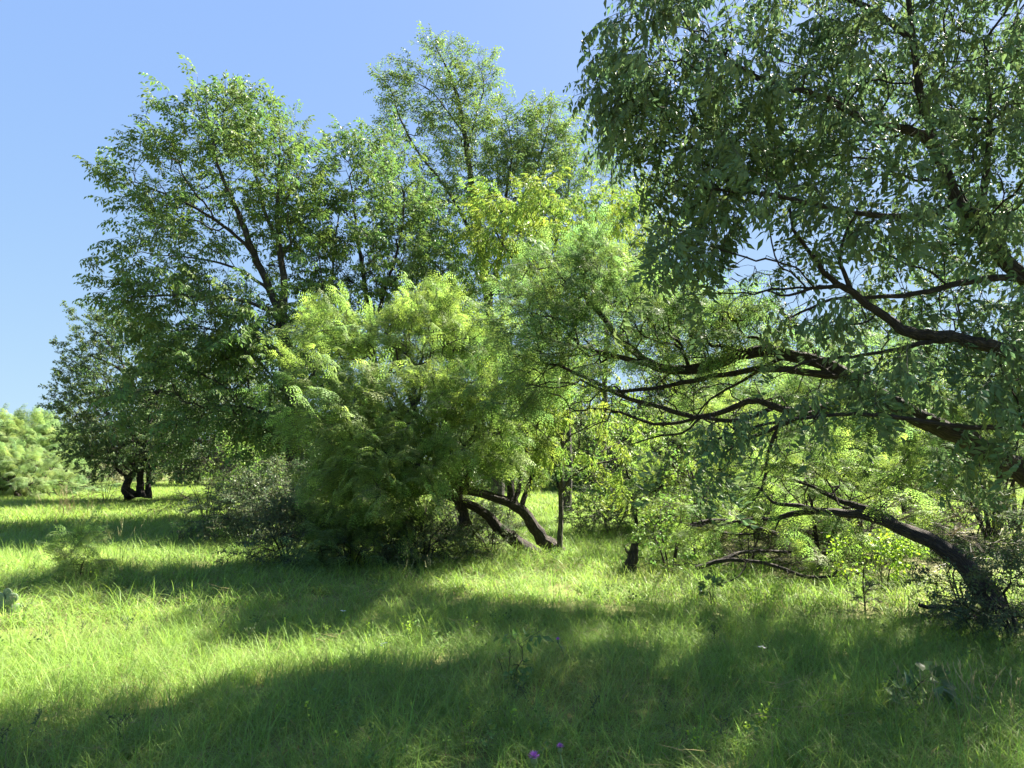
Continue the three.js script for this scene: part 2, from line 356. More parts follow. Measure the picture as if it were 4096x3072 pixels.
// a bush that stands free of any sight line: stems fanned from the base, tips in a dome
function bushTips(R, rx, h, rz, n, low = 0.1) { const o = [], per = 6, cl = Math.min(rx, h) * 0.16; for (let i = 0; i < n / per; i++) { const a = R() * 6.283, u = Math.pow(R(), 0.45), y = low + (1 - low) * Math.pow(R(), 0.8), w = Math.sqrt(Math.max(0, 1 - y * y * 0.85)) * (0.8 + 0.35 * R()); const c = V(Math.cos(a) * u * rx * w, y * h * (0.85 + 0.25 * R()), Math.sin(a) * u * rz * w); for (let k = 0; k < per; k++) o.push(V(c.x + (R() + R() - 1) * cl * 1.5, Math.max(0.03, c.y + (R() + R() - 1) * cl), c.z + (R() + R() - 1) * cl * 1.5)); } return o; }
function bush(name, label, category, { px, D, w, h, dz, n, seed, stems = 5, r0 = 0.02, lean = 0, low = 0.1, ...o }) {
  const R = rng(seed), b = spot(px, D), limbs = [];
  for (let i = 0; i < stems; i++) { const a = (i / stems) * 6.283 + R(), k = 0.25 + 0.4 * R(); limbs.push({ p: [b.clone().add(V(0.06 * Math.cos(a), -0.05, 0.06 * Math.sin(a))), b.clone().add(V(Math.cos(a) * w * k * 0.45 + lean * h * 0.3, h * 0.3, Math.sin(a) * (dz || w) * k * 0.45)), b.clone().add(V(Math.cos(a) * w * k + lean * h * 0.7, h * (0.55 + 0.25 * R()), Math.sin(a) * (dz || w) * k))], r0: r0 * (0.6 + 0.6 * R()), r1: r0 * 0.25, root: true }); }
  const tips = bushTips(R, w, h, dz || w, n, low).map((p) => { p.x += lean * p.y; return p.add(b); });
  return woody(name, label, category, { seed: seed + 3, limbs, tips, ...o, foot: true });
}

// ------------------------------------------------------------------ ground and grass
{
  const n = 220, pos = [], uv = [], idx = [];
  const warp = (t) => Math.sign(t) * (Math.abs(t) * 22 + Math.pow(Math.abs(t), 5) * 1400);
  for (let j = 0; j <= n; j++) for (let i = 0; i <= n; i++) { const x = warp((i / n) * 2 - 1), z = warp((j / n) * 2 - 1) - 10; pos.push(x, ground(x, z), z); uv.push(x / 3, -z / 3); }
  for (let j = 0; j < n; j++) for (let i = 0; i < n; i++) { const a = j * (n + 1) + i; idx.push(a, a + n + 1, a + 1, a + 1, a + n + 1, a + n + 2); }
  const g = new THREE.BufferGeometry();
  g.setAttribute('position', new THREE.Float32BufferAttribute(pos, 3)); g.setAttribute('uv', new THREE.Float32BufferAttribute(uv, 2)); g.setIndex(idx); g.computeVertexNormals();
  const map = noiseTexture(512, (u, v) => { const a = 0.5 + 0.5 * tile(u, v, 6, 6, 1), b = 0.5 + 0.5 * tile(u, v, 60, 60, 2), c = 0.5 + 0.5 * tile(u, v, 20, 24, 4), k = 0.25 * a + 0.45 * b + 0.3 * c; return [0.20 + 0.28 * k + 0.06 * c, 0.22 + 0.30 * k, 0.10 + 0.16 * k]; }, true);
  const m = new THREE.MeshStandardMaterial({ map, roughness: 1, bumpMap: map, bumpScale: 0.03 }); m.name = 'soil';
  const o = part('ground', g, m, scene, 'structure'); o.name = 'ground';
}
function tuft(seed, { blades, spread, h0, h1, w, bend, segs, col, dead = 0.06 }) {
  const R = rng(seed), L = new Leafage();
  for (let i = 0; i < blades; i++) {
    const a = R() * 6.283, q = Math.sqrt(R()) * spread, b = R() * 6.283, h = h0 + (h1 - h0) * Math.pow(R(), 1.3), k = bend * (0.25 + R()), d = V(Math.cos(b), 0, Math.sin(b)), s = V(-d.z, 0, d.x).applyAxisAngle(UP, (R() - 0.5) * 1.2), o = V(Math.cos(a) * q, -0.02, Math.sin(a) * q);
    const isDead = R() < dead, shade = 0.6 + 0.6 * R(), wm = 0.26 * (R() - 0.4);
    let l0, r0, cx = 0, cy = 0;
    const lean = 0.1 + 0.6 * R() * R(), curl = k * 2.1, wj = w * (0.7 + 0.6 * R());
    for (let j = 0; j <= segs; j++) {
      const t = j / segs;
      if (j) { const th = lean + curl * Math.pow((j - 0.5) / segs, 1.1); cx += (Math.sin(th) * h) / segs; cy += (Math.cos(th) * h) / segs; }
      const c = o.clone().addScaledVector(d, cx).add(V(0, cy, 0)), ww = (wj * (1 - Math.pow(t, 2.2))) / 2;
      const l = c.clone().addScaledVector(s, ww), r = c.clone().addScaledVector(s, -ww), g = shade, cc = isDead ? [0.30 * g, 0.25 * g, 0.12 * g] : tint(col, g, wm + 0.1 * t);
      if (j) { if (j < segs) { L.tri(l0, r0, r, cc); L.tri(l0, r, l, cc); } else L.tri(l0, r0, c, cc); }
      l0 = l; r0 = r;
    }
  }
  return L.build();
}
const GREEN = [0.208, 0.368, 0.058];
const TUFTS = [
  [0, 8.5, 240, 52, [0, 1, 2, 3].map((k) => tuft(50 + k, { blades: 20, spread: 0.09, h0: 0.12, h1: 0.46, w: 0.0036, bend: 1.0, segs: 6, col: GREEN, dead: 0.05 }))],
  [8.5, 20, 72, 50, [0, 1, 2].map((k) => tuft(60 + k, { blades: 22, spread: 0.14, h0: 0.16, h1: 0.46, w: 0.0080, bend: 1.0, segs: 4, col: GREEN, dead: 0.05 }))],
  [20, 62, 8, 48, [0, 1].map((k) => tuft(70 + k, { blades: 46, spread: 0.36, h0: 0.16, h1: 0.42, w: 0.018, bend: 0.8, segs: 3, col: GREEN, dead: 0.06 }))],
];
// how much grass grows at a spot: thin under the thicket on the right, dry and low there
const bare = (x, z) => { const d = -z; let k = 0; if (d > 9.2 && x > 2.6 + 0.25 * (d - 9.2)) k = Math.min(1, (x - 2.6) / 1.2) * Math.max(0, Math.min(1, (d - 9.2) / 1.2)); return d > 17 ? k * 0.3 : k * 0.85; };
{
  const R = rng(900), sets = [];
  for (const [d0, d1, dens, half, geos] of TUFTS) {
    const th = THREE.MathUtils.degToRad(half), n = Math.round(dens * th * (d1 * d1 - d0 * d0)), mats = geos.map(() => []), cols = geos.map(() => []);
    for (let i = 0; i < n; i++) {
      const d = Math.sqrt(d0 * d0 + R() * (d1 * d1 - d0 * d0)), a = (R() * 2 - 1) * th, x = d * Math.sin(a), z = -d * Math.cos(a) + (d0 === 0 ? 0.3 : 0);
      if (Math.hypot(x, z) < 0.5 || R() < bare(x, z)) continue;
      if (d < 20 && R() < 1.6 * (noise(x / 0.21, z / 0.21, 17) + 0.12)) continue;
      const lush = 0.5 + 0.5 * noise(x / 2.2, z / 2.2, 3) + 0.35 * noise(x / 0.7, z / 0.7, 4), hs = 0.45 + 0.45 * lush + 0.4 * R() * R(), k = 0.85 + 0.3 * R();
      const m = new THREE.Matrix4().makeRotationFromEuler(new THREE.Euler((R() - 0.5) * 0.35, R() * 6.283, (R() - 0.5) * 0.35)).scale(V(k, k * hs, k)).setPosition(x, ground(x, z) - 0.01, z);
      const v = Math.floor(R() * geos.length), dry = Math.max(0, noise(x / 1.6, z / 1.6, 7) - 0.15) * 0.9, b = 0.85 + 0.3 * R();
      mats[v].push(m); cols[v].push([b * (1 + 0.1 * (R() - 0.5) + dry * 0.35), b, b * (1 + dry * 0.4)]);
    }
    geos.forEach((g, v) => sets.push([g, mats[v], cols[v]]));
  }
  for (const [kind, n, reach, sc, cut] of [['forb', 1500, 13, 0.36, 0.22], ['brush', 900, 15, 0.4, 0.3], ['weed', 1500, 16, 0.36, 0.26]]) {
    const mats = [], cols = [];
    for (let i = 0; i < n; i++) {
      const d = 1 + reach * Math.pow(R(), 0.75), a = (R() * 2 - 1) * 0.87, x = d * Math.sin(a), z = -d * Math.cos(a);
      if (noise(x / 1.3 + sc * 40, z / 1.3, 11) < cut) continue;
      const k = sc * (0.6 + 0.8 * R()), b = R() * 6.283, up = dirv(b, 1.0 + 0.4 * R()), side = dirv(b + 1.57, 0), m = new THREE.Matrix4().makeBasis(up, side.clone().cross(up).negate(), side).scale(V(k, k, k)).setPosition(x, ground(x, z) + 0.05 + 0.12 * R(), z);
      mats.push(m); const q = 0.8 + 0.4 * R(); cols.push([q, q, q]);
    }
    sets.push([SPRAY[kind][0], mats, cols]);
  }
  {
    const L = new Leafage();
    for (let i = 0; i < 9; i++) { const a = R() * 6.283, e = 0.1 + 0.5 * R(), d = dirv(a, e), p = V((R() - 0.5) * 0.4, 0.03 + 0.1 * R(), (R() - 0.5) * 0.4), sh = 0.7 + 0.5 * R(); L.leaf(p, d, V(-d.z, 0.4, d.x).normalize(), 0.14 + 0.16 * R(), 0.003, [0.34 * sh, 0.28 * sh, 0.15 * sh], 0.1, 0.1); }
    const mats = [], cols = [];
    for (let i = 0; i < 160; i++) { const d = 1 + 15 * Math.pow(R(), 0.7), a = (R() * 2 - 1) * 0.87, x = d * Math.sin(a), z = -d * Math.cos(a); if (noise(x / 1.9, z / 1.9, 14) < 0.0) continue; mats.push(new THREE.Matrix4().makeRotationY(R() * 6.283).setPosition(x, ground(x, z) + 0.08, z)); cols.push([1, 1, 1]); }
    sets.push([L.build(), mats, cols]);
  }
  const meadow = new THREE.Group(); meadow.name = 'meadow_grass'; scene.add(meadow);
  meadow.userData = { label: 'long fine green grass covering the whole meadow in sun and shade', category: 'grass', kind: 'stuff' };
  for (const [g, m, c] of sets) copies('grass_tufts', g, GRASS, m, c, meadow);
}
// ------------------------------------------------------------------ the trees
woody('ash_tree', 'tallest round-crowned dark green tree on the left, its trunk forking into two limbs', 'tree', {
  seed: 101, bark: BARK.grey,
  limbs: [
    { at: [[303, 540, 18], [300, 505, 18], [296, 470, 18], [292, 420, 18], [288, 370, 18], [281, 315, 18]], r0: 0.29, r1: 0.15, root: true },
    { at: [[281, 315, 18], [268, 285, 17.9], [252, 250, 17.8], [240, 218, 17.7], [228, 190, 17.6], [218, 165, 17.5], [212, 138, 17.5]], r0: 0.12, r1: 0.022 },
    { at: [[282, 312, 18], [284, 285, 18], [280, 250, 18.1], [277, 215, 18.1], [279, 180, 18.2], [280, 140, 18.2]], r0: 0.12, r1: 0.022 },
    { at: [[280, 245, 18.1], [266, 215, 18.4], [258, 185, 18.6], [252, 150, 18.8], [250, 110, 18.8]], r0: 0.06, r1: 0.015 },
    { at: [[252, 250, 17.8], [222, 225, 17.4], [190, 205, 17], [160, 192, 16.8], [135, 182, 16.7]], r0: 0.05, r1: 0.012 },
    { at: [[270, 290, 17.9], [235, 268, 17.5], [195, 258, 17.2], [155, 255, 17]], r0: 0.045, r1: 0.012 },
    { at: [[281, 315, 18], [240, 300, 17.3], [190, 296, 16.8], [150, 296, 16.5], [122, 298, 16.4]], r0: 0.06, r1: 0.012 },
    { at: [[277, 215, 18.1], [292, 190, 18.3], [305, 165, 18.4]], r0: 0.05, r1: 0.012 },
    { at: [[296, 440, 18], [275, 420, 17.6], [250, 408, 17.2], [215, 405, 16.8]], r0: 0.07, r1: 0.014 },
    { at: [[292, 400, 18], [315, 370, 18.2], [325, 320, 18.3], [318, 250, 18.4]], r0: 0.06, r1: 0.012 },
  ],
  blobs: [[215, 158, 17.6, 54, 42, 2.2, 292], [285, 180, 18, 40, 52, 2, 238], [160, 195, 17, 34, 46, 1.8, 190], [240, 128, 18, 46, 24, 1.8, 163], [300, 222, 18.2, 26, 60, 1.8, 143], [180, 250, 17.2, 46, 36, 2, 150], [140, 292, 16.6, 30, 20, 1.3, 75], [200, 312, 17.2, 66, 38, 2, 245], [240, 235, 18, 50, 50, 2, 116], [265, 390, 17.4, 56, 52, 2, 286], [200, 385, 17, 66, 56, 2, 313], [120, 172, 17, 8, 5, .4, 7], [108, 296, 16.5, 10, 8, .5, 15], [230, 106, 17.8, 16, 8, .6, 20], [300, 310, 18.2, 26, 40, 1.6, 109], [250, 340, 17.2, 46, 30, 1.6, 150], [265, 430, 17.2, 24, 22, 1.2, 48]],
  leaves: [['ash', LEAF, { size: 1.0, extra: 0.35, droop: 0.05 }]],
});
woody('broad_tree', 'wide dark tree behind the left meadow, low crown over a cluster of black trunks', 'tree', {
  seed: 111, bark: BARK.dark,
  limbs: [
    { at: [[141, 497, 30], [140, 480, 30], [142, 462, 30], [147, 435, 30], [150, 400, 30]], r0: 0.15, r1: 0.10, root: true },
    { at: [[131, 497, 29.6], [126, 489, 29.5], [129, 479, 29.4], [138, 468, 29.3], [165, 445, 29], [205, 420, 28.5]], r0: 0.20, r1: 0.06, root: true },
    { at: [[147, 498, 30.2], [149, 480, 30.2], [146, 460, 30.3], [130, 425, 30], [110, 395, 30]], r0: 0.13, r1: 0.04, root: true },
    { at: [[150, 400, 30], [180, 370, 30], [220, 350, 30]], r0: 0.12, r1: 0.03 },
    { at: [[150, 410, 30], [120, 370, 30], [90, 355, 30]], r0: 0.10, r1: 0.03 },
  ],
  blobs: [[125, 395, 30, 46, 38, 3, 800], [190, 380, 30, 66, 50, 3, 900], [90, 402, 30, 20, 28, 2, 240], [84, 372, 30, 12, 10, 1.5, 60], [180, 440, 29, 76, 30, 3, 760], [122, 446, 29, 40, 24, 2.5, 440], [250, 425, 28, 50, 45, 3, 640], [98, 352, 30, 26, 12, 1.5, 140], [130, 335, 30, 34, 16, 2, 240], [105, 322, 29, 18, 9, 1.2, 70], [100, 440, 29, 24, 20, 2, 200], [215, 455, 28, 60, 18, 2, 300]],
  leaves: [['broad', LEAF, { size: 0.52, extra: 0.8, tips: 0.2 }]],
});
woody('hackberry_tree', 'medium green tree standing just right of the tall round-crowned tree', 'tree', {
  seed: 121, bark: BARK.dark,
  limbs: [
    { at: [[384, 545, 20], [380, 480, 20], [376, 400, 20], [370, 330, 20], [364, 280, 20], [358, 240, 20], [352, 190, 20]], r0: 0.17, r1: 0.02, root: true },
    { at: [[372, 340, 20], [385, 290, 20], [400, 240, 20], [405, 190, 20]], r0: 0.07, r1: 0.015 },
    { at: [[330, 330, 20.5], [332, 290, 20.5], [335, 240, 20.5], [342, 200, 20.5]], r0: 0.05, r1: 0.015 },
    { at: [[376, 400, 20], [405, 340, 20.2], [430, 290, 20.4]], r0: 0.06, r1: 0.012 },
  ],
  blobs: [[372, 178, 20, 42, 38, 1.6, 205], [400, 240, 20, 50, 60, 2, 370], [352, 235, 20, 30, 62, 1.6, 166], [420, 285, 20, 55, 38, 2, 254], [352, 152, 20, 14, 14, .8, 29], [385, 150, 20, 12, 10, .8, 20], [372, 320, 20, 45, 35, 1.8, 156], [330, 290, 20.5, 20, 45, 1, 58]],
  leaves: [['ash', LEAF, { size: 1.0, extra: 0.35, droop: 0.05 }]],
});
woody('tall_tree', 'highest airy tree in the middle with thin upswept branches against the sky', 'tree', {
  seed: 131, bark: BARK.grey,
  limbs: [
    { at: [[500, 545, 25], [497, 460, 25], [493, 380, 25], [488, 300, 25], [480, 235, 25], [471, 180, 25], [464, 130, 25], [457, 95, 25], [445, 65, 25], [436, 48, 25]], r0: 0.26, r1: 0.015, root: true },
    { at: [[486, 270, 25], [462, 215, 25], [440, 180, 25], [420, 155, 25], [400, 118, 25], [393, 95, 25]], r0: 0.07, r1: 0.012 },
    { at: [[490, 300, 25], [502, 240, 25], [507, 190, 25], [512, 150, 25], [506, 115, 25]], r0: 0.09, r1: 0.014 },
    { at: [[502, 240, 25], [528, 190, 25], [545, 140, 25], [552, 108, 25]], r0: 0.08, r1: 0.014 },
    { at: [[494, 330, 25], [535, 270, 25], [562, 215, 25], [572, 165, 25]], r0: 0.08, r1: 0.014 },
    { at: [[465, 135, 25], [448, 112, 25], [432, 92, 25], [415, 82, 25]], r0: 0.04, r1: 0.01 },
    { at: [[490, 330, 25], [455, 285, 25], [425, 255, 25], [400, 235, 25]], r0: 0.06, r1: 0.012 },
    { at: [[467, 150, 25], [478, 110, 25], [484, 85, 25], [478, 62, 25]], r0: 0.04, r1: 0.01 },
    { at: [[420, 155, 25], [405, 140, 25], [395, 140, 25]], r0: 0.02, r1: 0.008 },
  ],
  blobs: [[436, 47, 25, 10, 9, .5, 59], [412, 72, 25, 12, 5, .5, 32], [452, 62, 25, 18, 14, .8, 59], [475, 78, 25, 16, 20, .8, 92], [490, 70, 25, 4, 10, .4, 19], [455, 95, 25, 20, 20, .9, 101], [395, 80, 25, 8, 6, .5, 23], [400, 92, 25, 16, 12, .6, 55], [418, 85, 25, 14, 7, .5, 36], [402, 116, 25, 20, 12, .7, 78], [395, 128, 25, 8, 10, .5, 23], [405, 146, 25, 8, 3, .4, 19], [440, 125, 25, 28, 20, 1, 138], [470, 140, 25, 26, 34, 1.2, 252], [510, 145, 25, 30, 36, 1.6, 344], [550, 125, 25, 22, 24, 1.2, 207], [560, 165, 25, 22, 40, 1.5, 321], [525, 185, 25, 45, 45, 2, 597], [480, 195, 25, 40, 40, 1.6, 321], [440, 180, 25, 30, 22, 1.2, 138], [548, 225, 25, 34, 40, 1.8, 344], [420, 225, 25, 40, 35, 1.6, 344], [470, 270, 25, 55, 45, 2, 390], [395, 165, 25, 10, 7, .5, 27], [520, 290, 25, 50, 45, 2, 321]],
  clump: 0.3, grow: { bf: 0.2 },
  leaves: [['cool', LEAF, { size: 1.1, extra: 0.4, hue: 0.1 }]],
});
woody('slender_tree', 'thin pale tree top rising right of the highest airy tree, few leaves', 'tree', {
  seed: 141, bark: BARK.pale,
  limbs: [
    { at: [[602, 545, 27], [604, 420, 27], [608, 300, 27], [611, 230, 27], [612, 180, 27], [609, 140, 27]], r0: 0.15, r1: 0.01, root: true },
    { at: [[609, 270, 27], [640, 230, 27], [652, 200, 27]], r0: 0.05, r1: 0.01 },
    { at: [[610, 250, 27], [592, 210, 27], [592, 170, 27]], r0: 0.04, r1: 0.01 },
  ],
  blobs: [[610, 145, 27, 10, 14, .6, 22], [612, 185, 27, 20, 20, 1, 44], [594, 185, 27, 10, 20, .8, 24], [640, 210, 27, 26, 26, 1.2, 70], [615, 230, 27, 36, 30, 1.4, 110], [630, 270, 27, 40, 40, 1.6, 130]],
  leaves: [['cool', LEAF, { size: 1.15, extra: 0.3 }]],
});
woody('soapberry_tree', 'bright yellow-green tree with drooping leaves glowing in front of the airy tree', 'tree', {
  seed: 151, bark: BARK.grey,
  limbs: [
    { at: [[566, 545, 20], [568, 460, 20], [566, 400, 20], [560, 340, 20], [552, 290, 20], [545, 250, 20]], r0: 0.15, r1: 0.03, root: true },
    { at: [[562, 350, 20], [590, 300, 20], [620, 260, 20], [640, 235, 20]], r0: 0.07, r1: 0.014 },
    { at: [[556, 315, 20], [525, 275, 20], [500, 240, 20], [490, 215, 20]], r0: 0.06, r1: 0.014 },
    { at: [[575, 325, 20], [585, 270, 20], [590, 220, 20]], r0: 0.05, r1: 0.014 },
  ],
  blobs: [[500, 215, 20, 34, 24, 1.2, 93], [535, 205, 20, 36, 22, 1.2, 86], [575, 225, 20, 36, 26, 1.3, 100], [612, 218, 20, 34, 26, 1.3, 93], [650, 255, 20, 34, 30, 1.3, 107], [560, 250, 20, 60, 30, 1.6, 149], [620, 280, 20, 50, 34, 1.5, 114], [665, 300, 20, 22, 26, 1, 50], [505, 250, 20, 36, 26, 1.3, 64]],
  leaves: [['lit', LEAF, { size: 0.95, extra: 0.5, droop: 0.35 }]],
});
woody('mesquite_tree', 'light green feathery tree in the centre on two dark trunks leaning left', 'tree', {
  seed: 161, bark: BARK.mesquite,
  limbs: [
    { at: [[560, 560, 12.6], [553, 549, 12.6], [541, 538, 12.5], [533, 525, 12.4], [525, 514, 12.3], [511, 504, 12.1], [495, 497, 12], [470, 491, 11.8], [450, 490, 11.6]], r0: 0.135, r1: 0.06, root: true },
    { at: [[536, 560, 12.9], [524, 548, 12.8], [511, 537, 12.7], [499, 527, 12.5], [487, 516, 12.4], [470, 505, 12.2], [450, 497, 12]], r0: 0.14, r1: 0.06, root: true },
    { at: [[511, 504, 12.1], [508, 470, 12.2], [500, 430, 12.3], [485, 390, 12.4], [475, 350, 12.5]], r0: 0.07, r1: 0.02 },
    { at: [[521, 512, 12.3], [530, 480, 12.6], [545, 445, 12.8], [560, 415, 13]], r0: 0.055, r1: 0.015 },
    { at: [[513, 505, 12.1], [522, 475, 12.4], [528, 440, 12.6], [520, 400, 12.8], [505, 360, 12.9]], r0: 0.055, r1: 0.015 },
    { at: [[455, 490, 11.7], [470, 470, 11.6], [482, 450, 11.6], [483, 425, 11.6], [478, 405, 11.6]], r0: 0.05, r1: 0.014 },
    { at: [[470, 491, 11.8], [440, 455, 11.8], [415, 410, 11.8], [400, 370, 12], [395, 340, 12]], r0: 0.06, r1: 0.015 },
    { at: [[450, 490, 11.6], [410, 492, 11.4], [375, 494, 11.3], [350, 505, 11.2]], r0: 0.045, r1: 0.012 },
    { at: [[450, 497, 12], [410, 470, 11.9], [370, 440, 11.9], [345, 410, 12]], r0: 0.06, r1: 0.014 },
    { at: [[415, 410, 11.8], [430, 360, 12.2], [435, 320, 12.4]], r0: 0.04, r1: 0.012 },
    { at: [[465, 520, 12.2], [455, 535, 12], [440, 540, 11.8], [420, 552, 11.6]], r0: 0.035, r1: 0.012, root: true },
  ],
  blobs: [[428, 318, 12.4, 26, 16, .7, 162], [405, 345, 12.2, 30, 18, .8, 128], [350, 338, 12.3, 34, 14, .7, 162], [470, 342, 12.4, 36, 22, 1, 178], [500, 375, 12.6, 30, 24, .9, 119], [338, 385, 11.3, 24, 20, .8, 102], [372, 402, 11.2, 40, 24, .8, 196], [450, 398, 11.1, 42, 26, .9, 230], [410, 432, 11.4, 36, 20, .8, 153], [358, 440, 10.9, 36, 22, .8, 187], [345, 475, 11.0, 26, 20, .7, 110], [395, 470, 10.7, 50, 20, .8, 204], [470, 448, 11.0, 40, 18, .8, 153], [500, 430, 12.4, 30, 24, .8, 94], [385, 505, 11.2, 44, 14, .7, 94], [352, 515, 11.5, 28, 18, .7, 94], [440, 362, 12.4, 60, 24, .7, 60], [530, 440, 12.8, 25, 30, .8, 51], [535, 395, 12.9, 22, 22, .7, 42]],
  clump: 0.3, per: 14, grow: { step: 0.16, wig: 0.08, tipR: 0.0026, bf: 0.4 },
  leaves: [['feather', FEATHER, { size: 1.0, extra: 0.45, hue: 0.12, tips: 0.4, droop: 0.1, along: 0.3, roll: 1.1 }]],
});
woody('arching_mesquite', 'dark feathery tree reaching in from the right on long curved black limbs', 'tree', {
  seed: 171, bark: BARK.mesquite,
  limbs: [
    { at: [[1110, 610, 8.2], [1085, 540, 8.3], [1055, 495, 8.4], [1024, 473, 8.5], [990, 453, 8.6], [956, 435, 8.7], [911, 414, 8.8], [880, 395, 8.9], [858, 382, 9], [828, 372, 9.1]], r0: 0.18, r1: 0.075, root: true },
    { at: [[858, 383, 9], [820, 362, 9.1], [786, 354, 9.2], [760, 352, 9.3], [738, 355, 9.4], [718, 363, 9.5], [695, 370, 9.6], [672, 370, 9.7], [652, 365, 9.8], [636, 352, 9.9], [621, 340, 10], [603, 318, 10.1], [585, 295, 10.2]], r0: 0.075, r1: 0.02 },
    { at: [[840, 377, 9], [810, 372, 9.1], [792, 370, 9.1], [760, 369, 9.2], [732, 373, 9.3], [708, 377, 9.4], [683, 383, 9.5], [660, 388, 9.6], [642, 389, 9.7], [610, 392, 9.8], [580, 380, 10]], r0: 0.055, r1: 0.014 },
    { at: [[895, 404, 8.9], [850, 405, 8.9], [816, 408, 9], [790, 411, 9], [774, 407, 9], [750, 400, 9.1], [738, 406, 9.2], [720, 413, 9.3], [701, 417, 9.3], [680, 414, 9.4], [659, 406, 9.5], [629, 399, 9.6], [599, 384, 9.8], [560, 365, 10]], r0: 0.06, r1: 0.014 },
    { at: [[774, 407, 9], [745, 419, 9.1], [720, 421, 9.2], [701, 417, 9.3], [672, 424, 9.4], [650, 423, 9.5], [620, 412, 9.6]], r0: 0.035, r1: 0.012 },
    { at: [[920, 418, 8.8], [870, 405, 8.8], [804, 415, 8.9], [775, 428, 8.9], [750, 438, 8.9], [725, 452, 9]], r0: 0.05, r1: 0.014 },
    { at: [[701, 417, 9.3], [685, 432, 9.2], [660, 436, 9.2], [630, 445, 9.3]], r0: 0.022, r1: 0.008 },
    { at: [[786, 354, 9.2], [760, 370, 9.3], [735, 385, 9.4], [710, 400, 9.5], [690, 425, 9.6]], r0: 0.03, r1: 0.01 },
    { at: [[621, 340, 10], [625, 318, 10.2], [633, 295, 10.3]], r0: 0.025, r1: 0.01 },
    { at: [[652, 366, 9.8], [600, 352, 10], [550, 340, 10.2]], r0: 0.03, r1: 0.01 },
    { at: [[825, 372, 9.1], [808, 340, 9.3], [790, 320, 9.4], [770, 300, 9.5]], r0: 0.03, r1: 0.01 },
    { at: [[777, 428, 8.9], [768, 455, 8.9], [764, 485, 8.9], [752, 502, 8.9], [740, 512, 9]], r0: 0.026, r1: 0.012 },
  ],
  blobs: [[545, 285, 10.6, 44, 24, .8, 150], [590, 280, 10.3, 40, 30, .8, 170], [545, 325, 10.4, 45, 30, .9, 150], [640, 320, 10, 36, 28, .8, 150], [600, 345, 10, 34, 18, .7, 60], [690, 322, 9.6, 36, 24, .7, 170], [735, 326, 9.4, 36, 24, .7, 110], [640, 385, 9.6, 60, 18, .7, 26], [690, 345, 9.4, 40, 16, .7, 50], [545, 375, 10.2, 30, 28, .8, 70], [785, 335, 9.3, 40, 22, .7, 50], [820, 400, 8.9, 60, 30, .7, 16]],
  dry: [[640, 400, 9.6, 60, 26, .7, 150], [700, 400, 9.4, 60, 30, .7, 150], [600, 410, 9.8, 40, 30, .7, 80], [780, 385, 9.2, 60, 30, .7, 110], [760, 450, 8.9, 50, 36, .6, 70], [560, 370, 10, 30, 26, .6, 40], [760, 310, 9.4, 50, 30, .6, 60]],
  clump: 0.26, grow: { step: 0.14, wig: 0.07, bf: 0.15 },
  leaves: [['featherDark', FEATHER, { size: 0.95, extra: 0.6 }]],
});
woody('leaning_mesquite', 'dark bare trunk at the lower right arching left out of the grass', 'tree', {
  seed: 181, bark: BARK.mesquite,
  limbs: [
    { at: [[1010, 650, 7.2], [1001, 622, 7.2], [994, 606, 7.25], [987, 594, 7.3], [978, 581, 7.35], [967, 567, 7.4], [952, 554, 7.5], [933, 542, 7.6], [920, 535, 7.7], [906, 530, 7.8], [892, 524, 7.9], [879, 519, 8], [865, 516, 8.1], [852, 514, 8.2], [835, 512, 8.3], [818, 511, 8.4], [800, 512, 8.5], [785, 516, 8.6], [775, 520, 8.7], [764, 519, 8.8], [742, 520, 8.9]], r0: 0.125, r1: 0.018, root: true },
    { at: [[900, 527, 7.85], [882, 515, 8.1], [865, 508, 8.3], [848, 503, 8.5], [835, 499, 8.7], [815, 488, 8.9], [790, 478, 9.1]], r0: 0.065, r1: 0.014 },
    { at: [[820, 511, 8.4], [800, 505, 8.4], [782, 505, 8.45], [770, 500, 8.5], [762, 490, 8.5]], r0: 0.035, r1: 0.012 },
    { at: [[785, 516, 8.6], [779, 522, 8.6], [775, 530, 8.6]], r0: 0.018, r1: 0.008 },
    { at: [[742, 520, 8.9], [725, 524, 9], [700, 527, 9.1], [680, 522, 9.2]], r0: 0.016, r1: 0.006 },
  ],
  blobs: [[760, 495, 8.8, 50, 24, .6, 40], [860, 480, 8.6, 50, 30, .7, 60], [800, 480, 9, 45, 30, .7, 50], [700, 515, 9.1, 30, 20, .4, 16]],
  grow: { step: 0.12, wig: 0.05, bf: 0.1, maxSides: 11 },
  leaves: [['feather', FEATHER, { size: 0.8, extra: 0.25 }]],
});
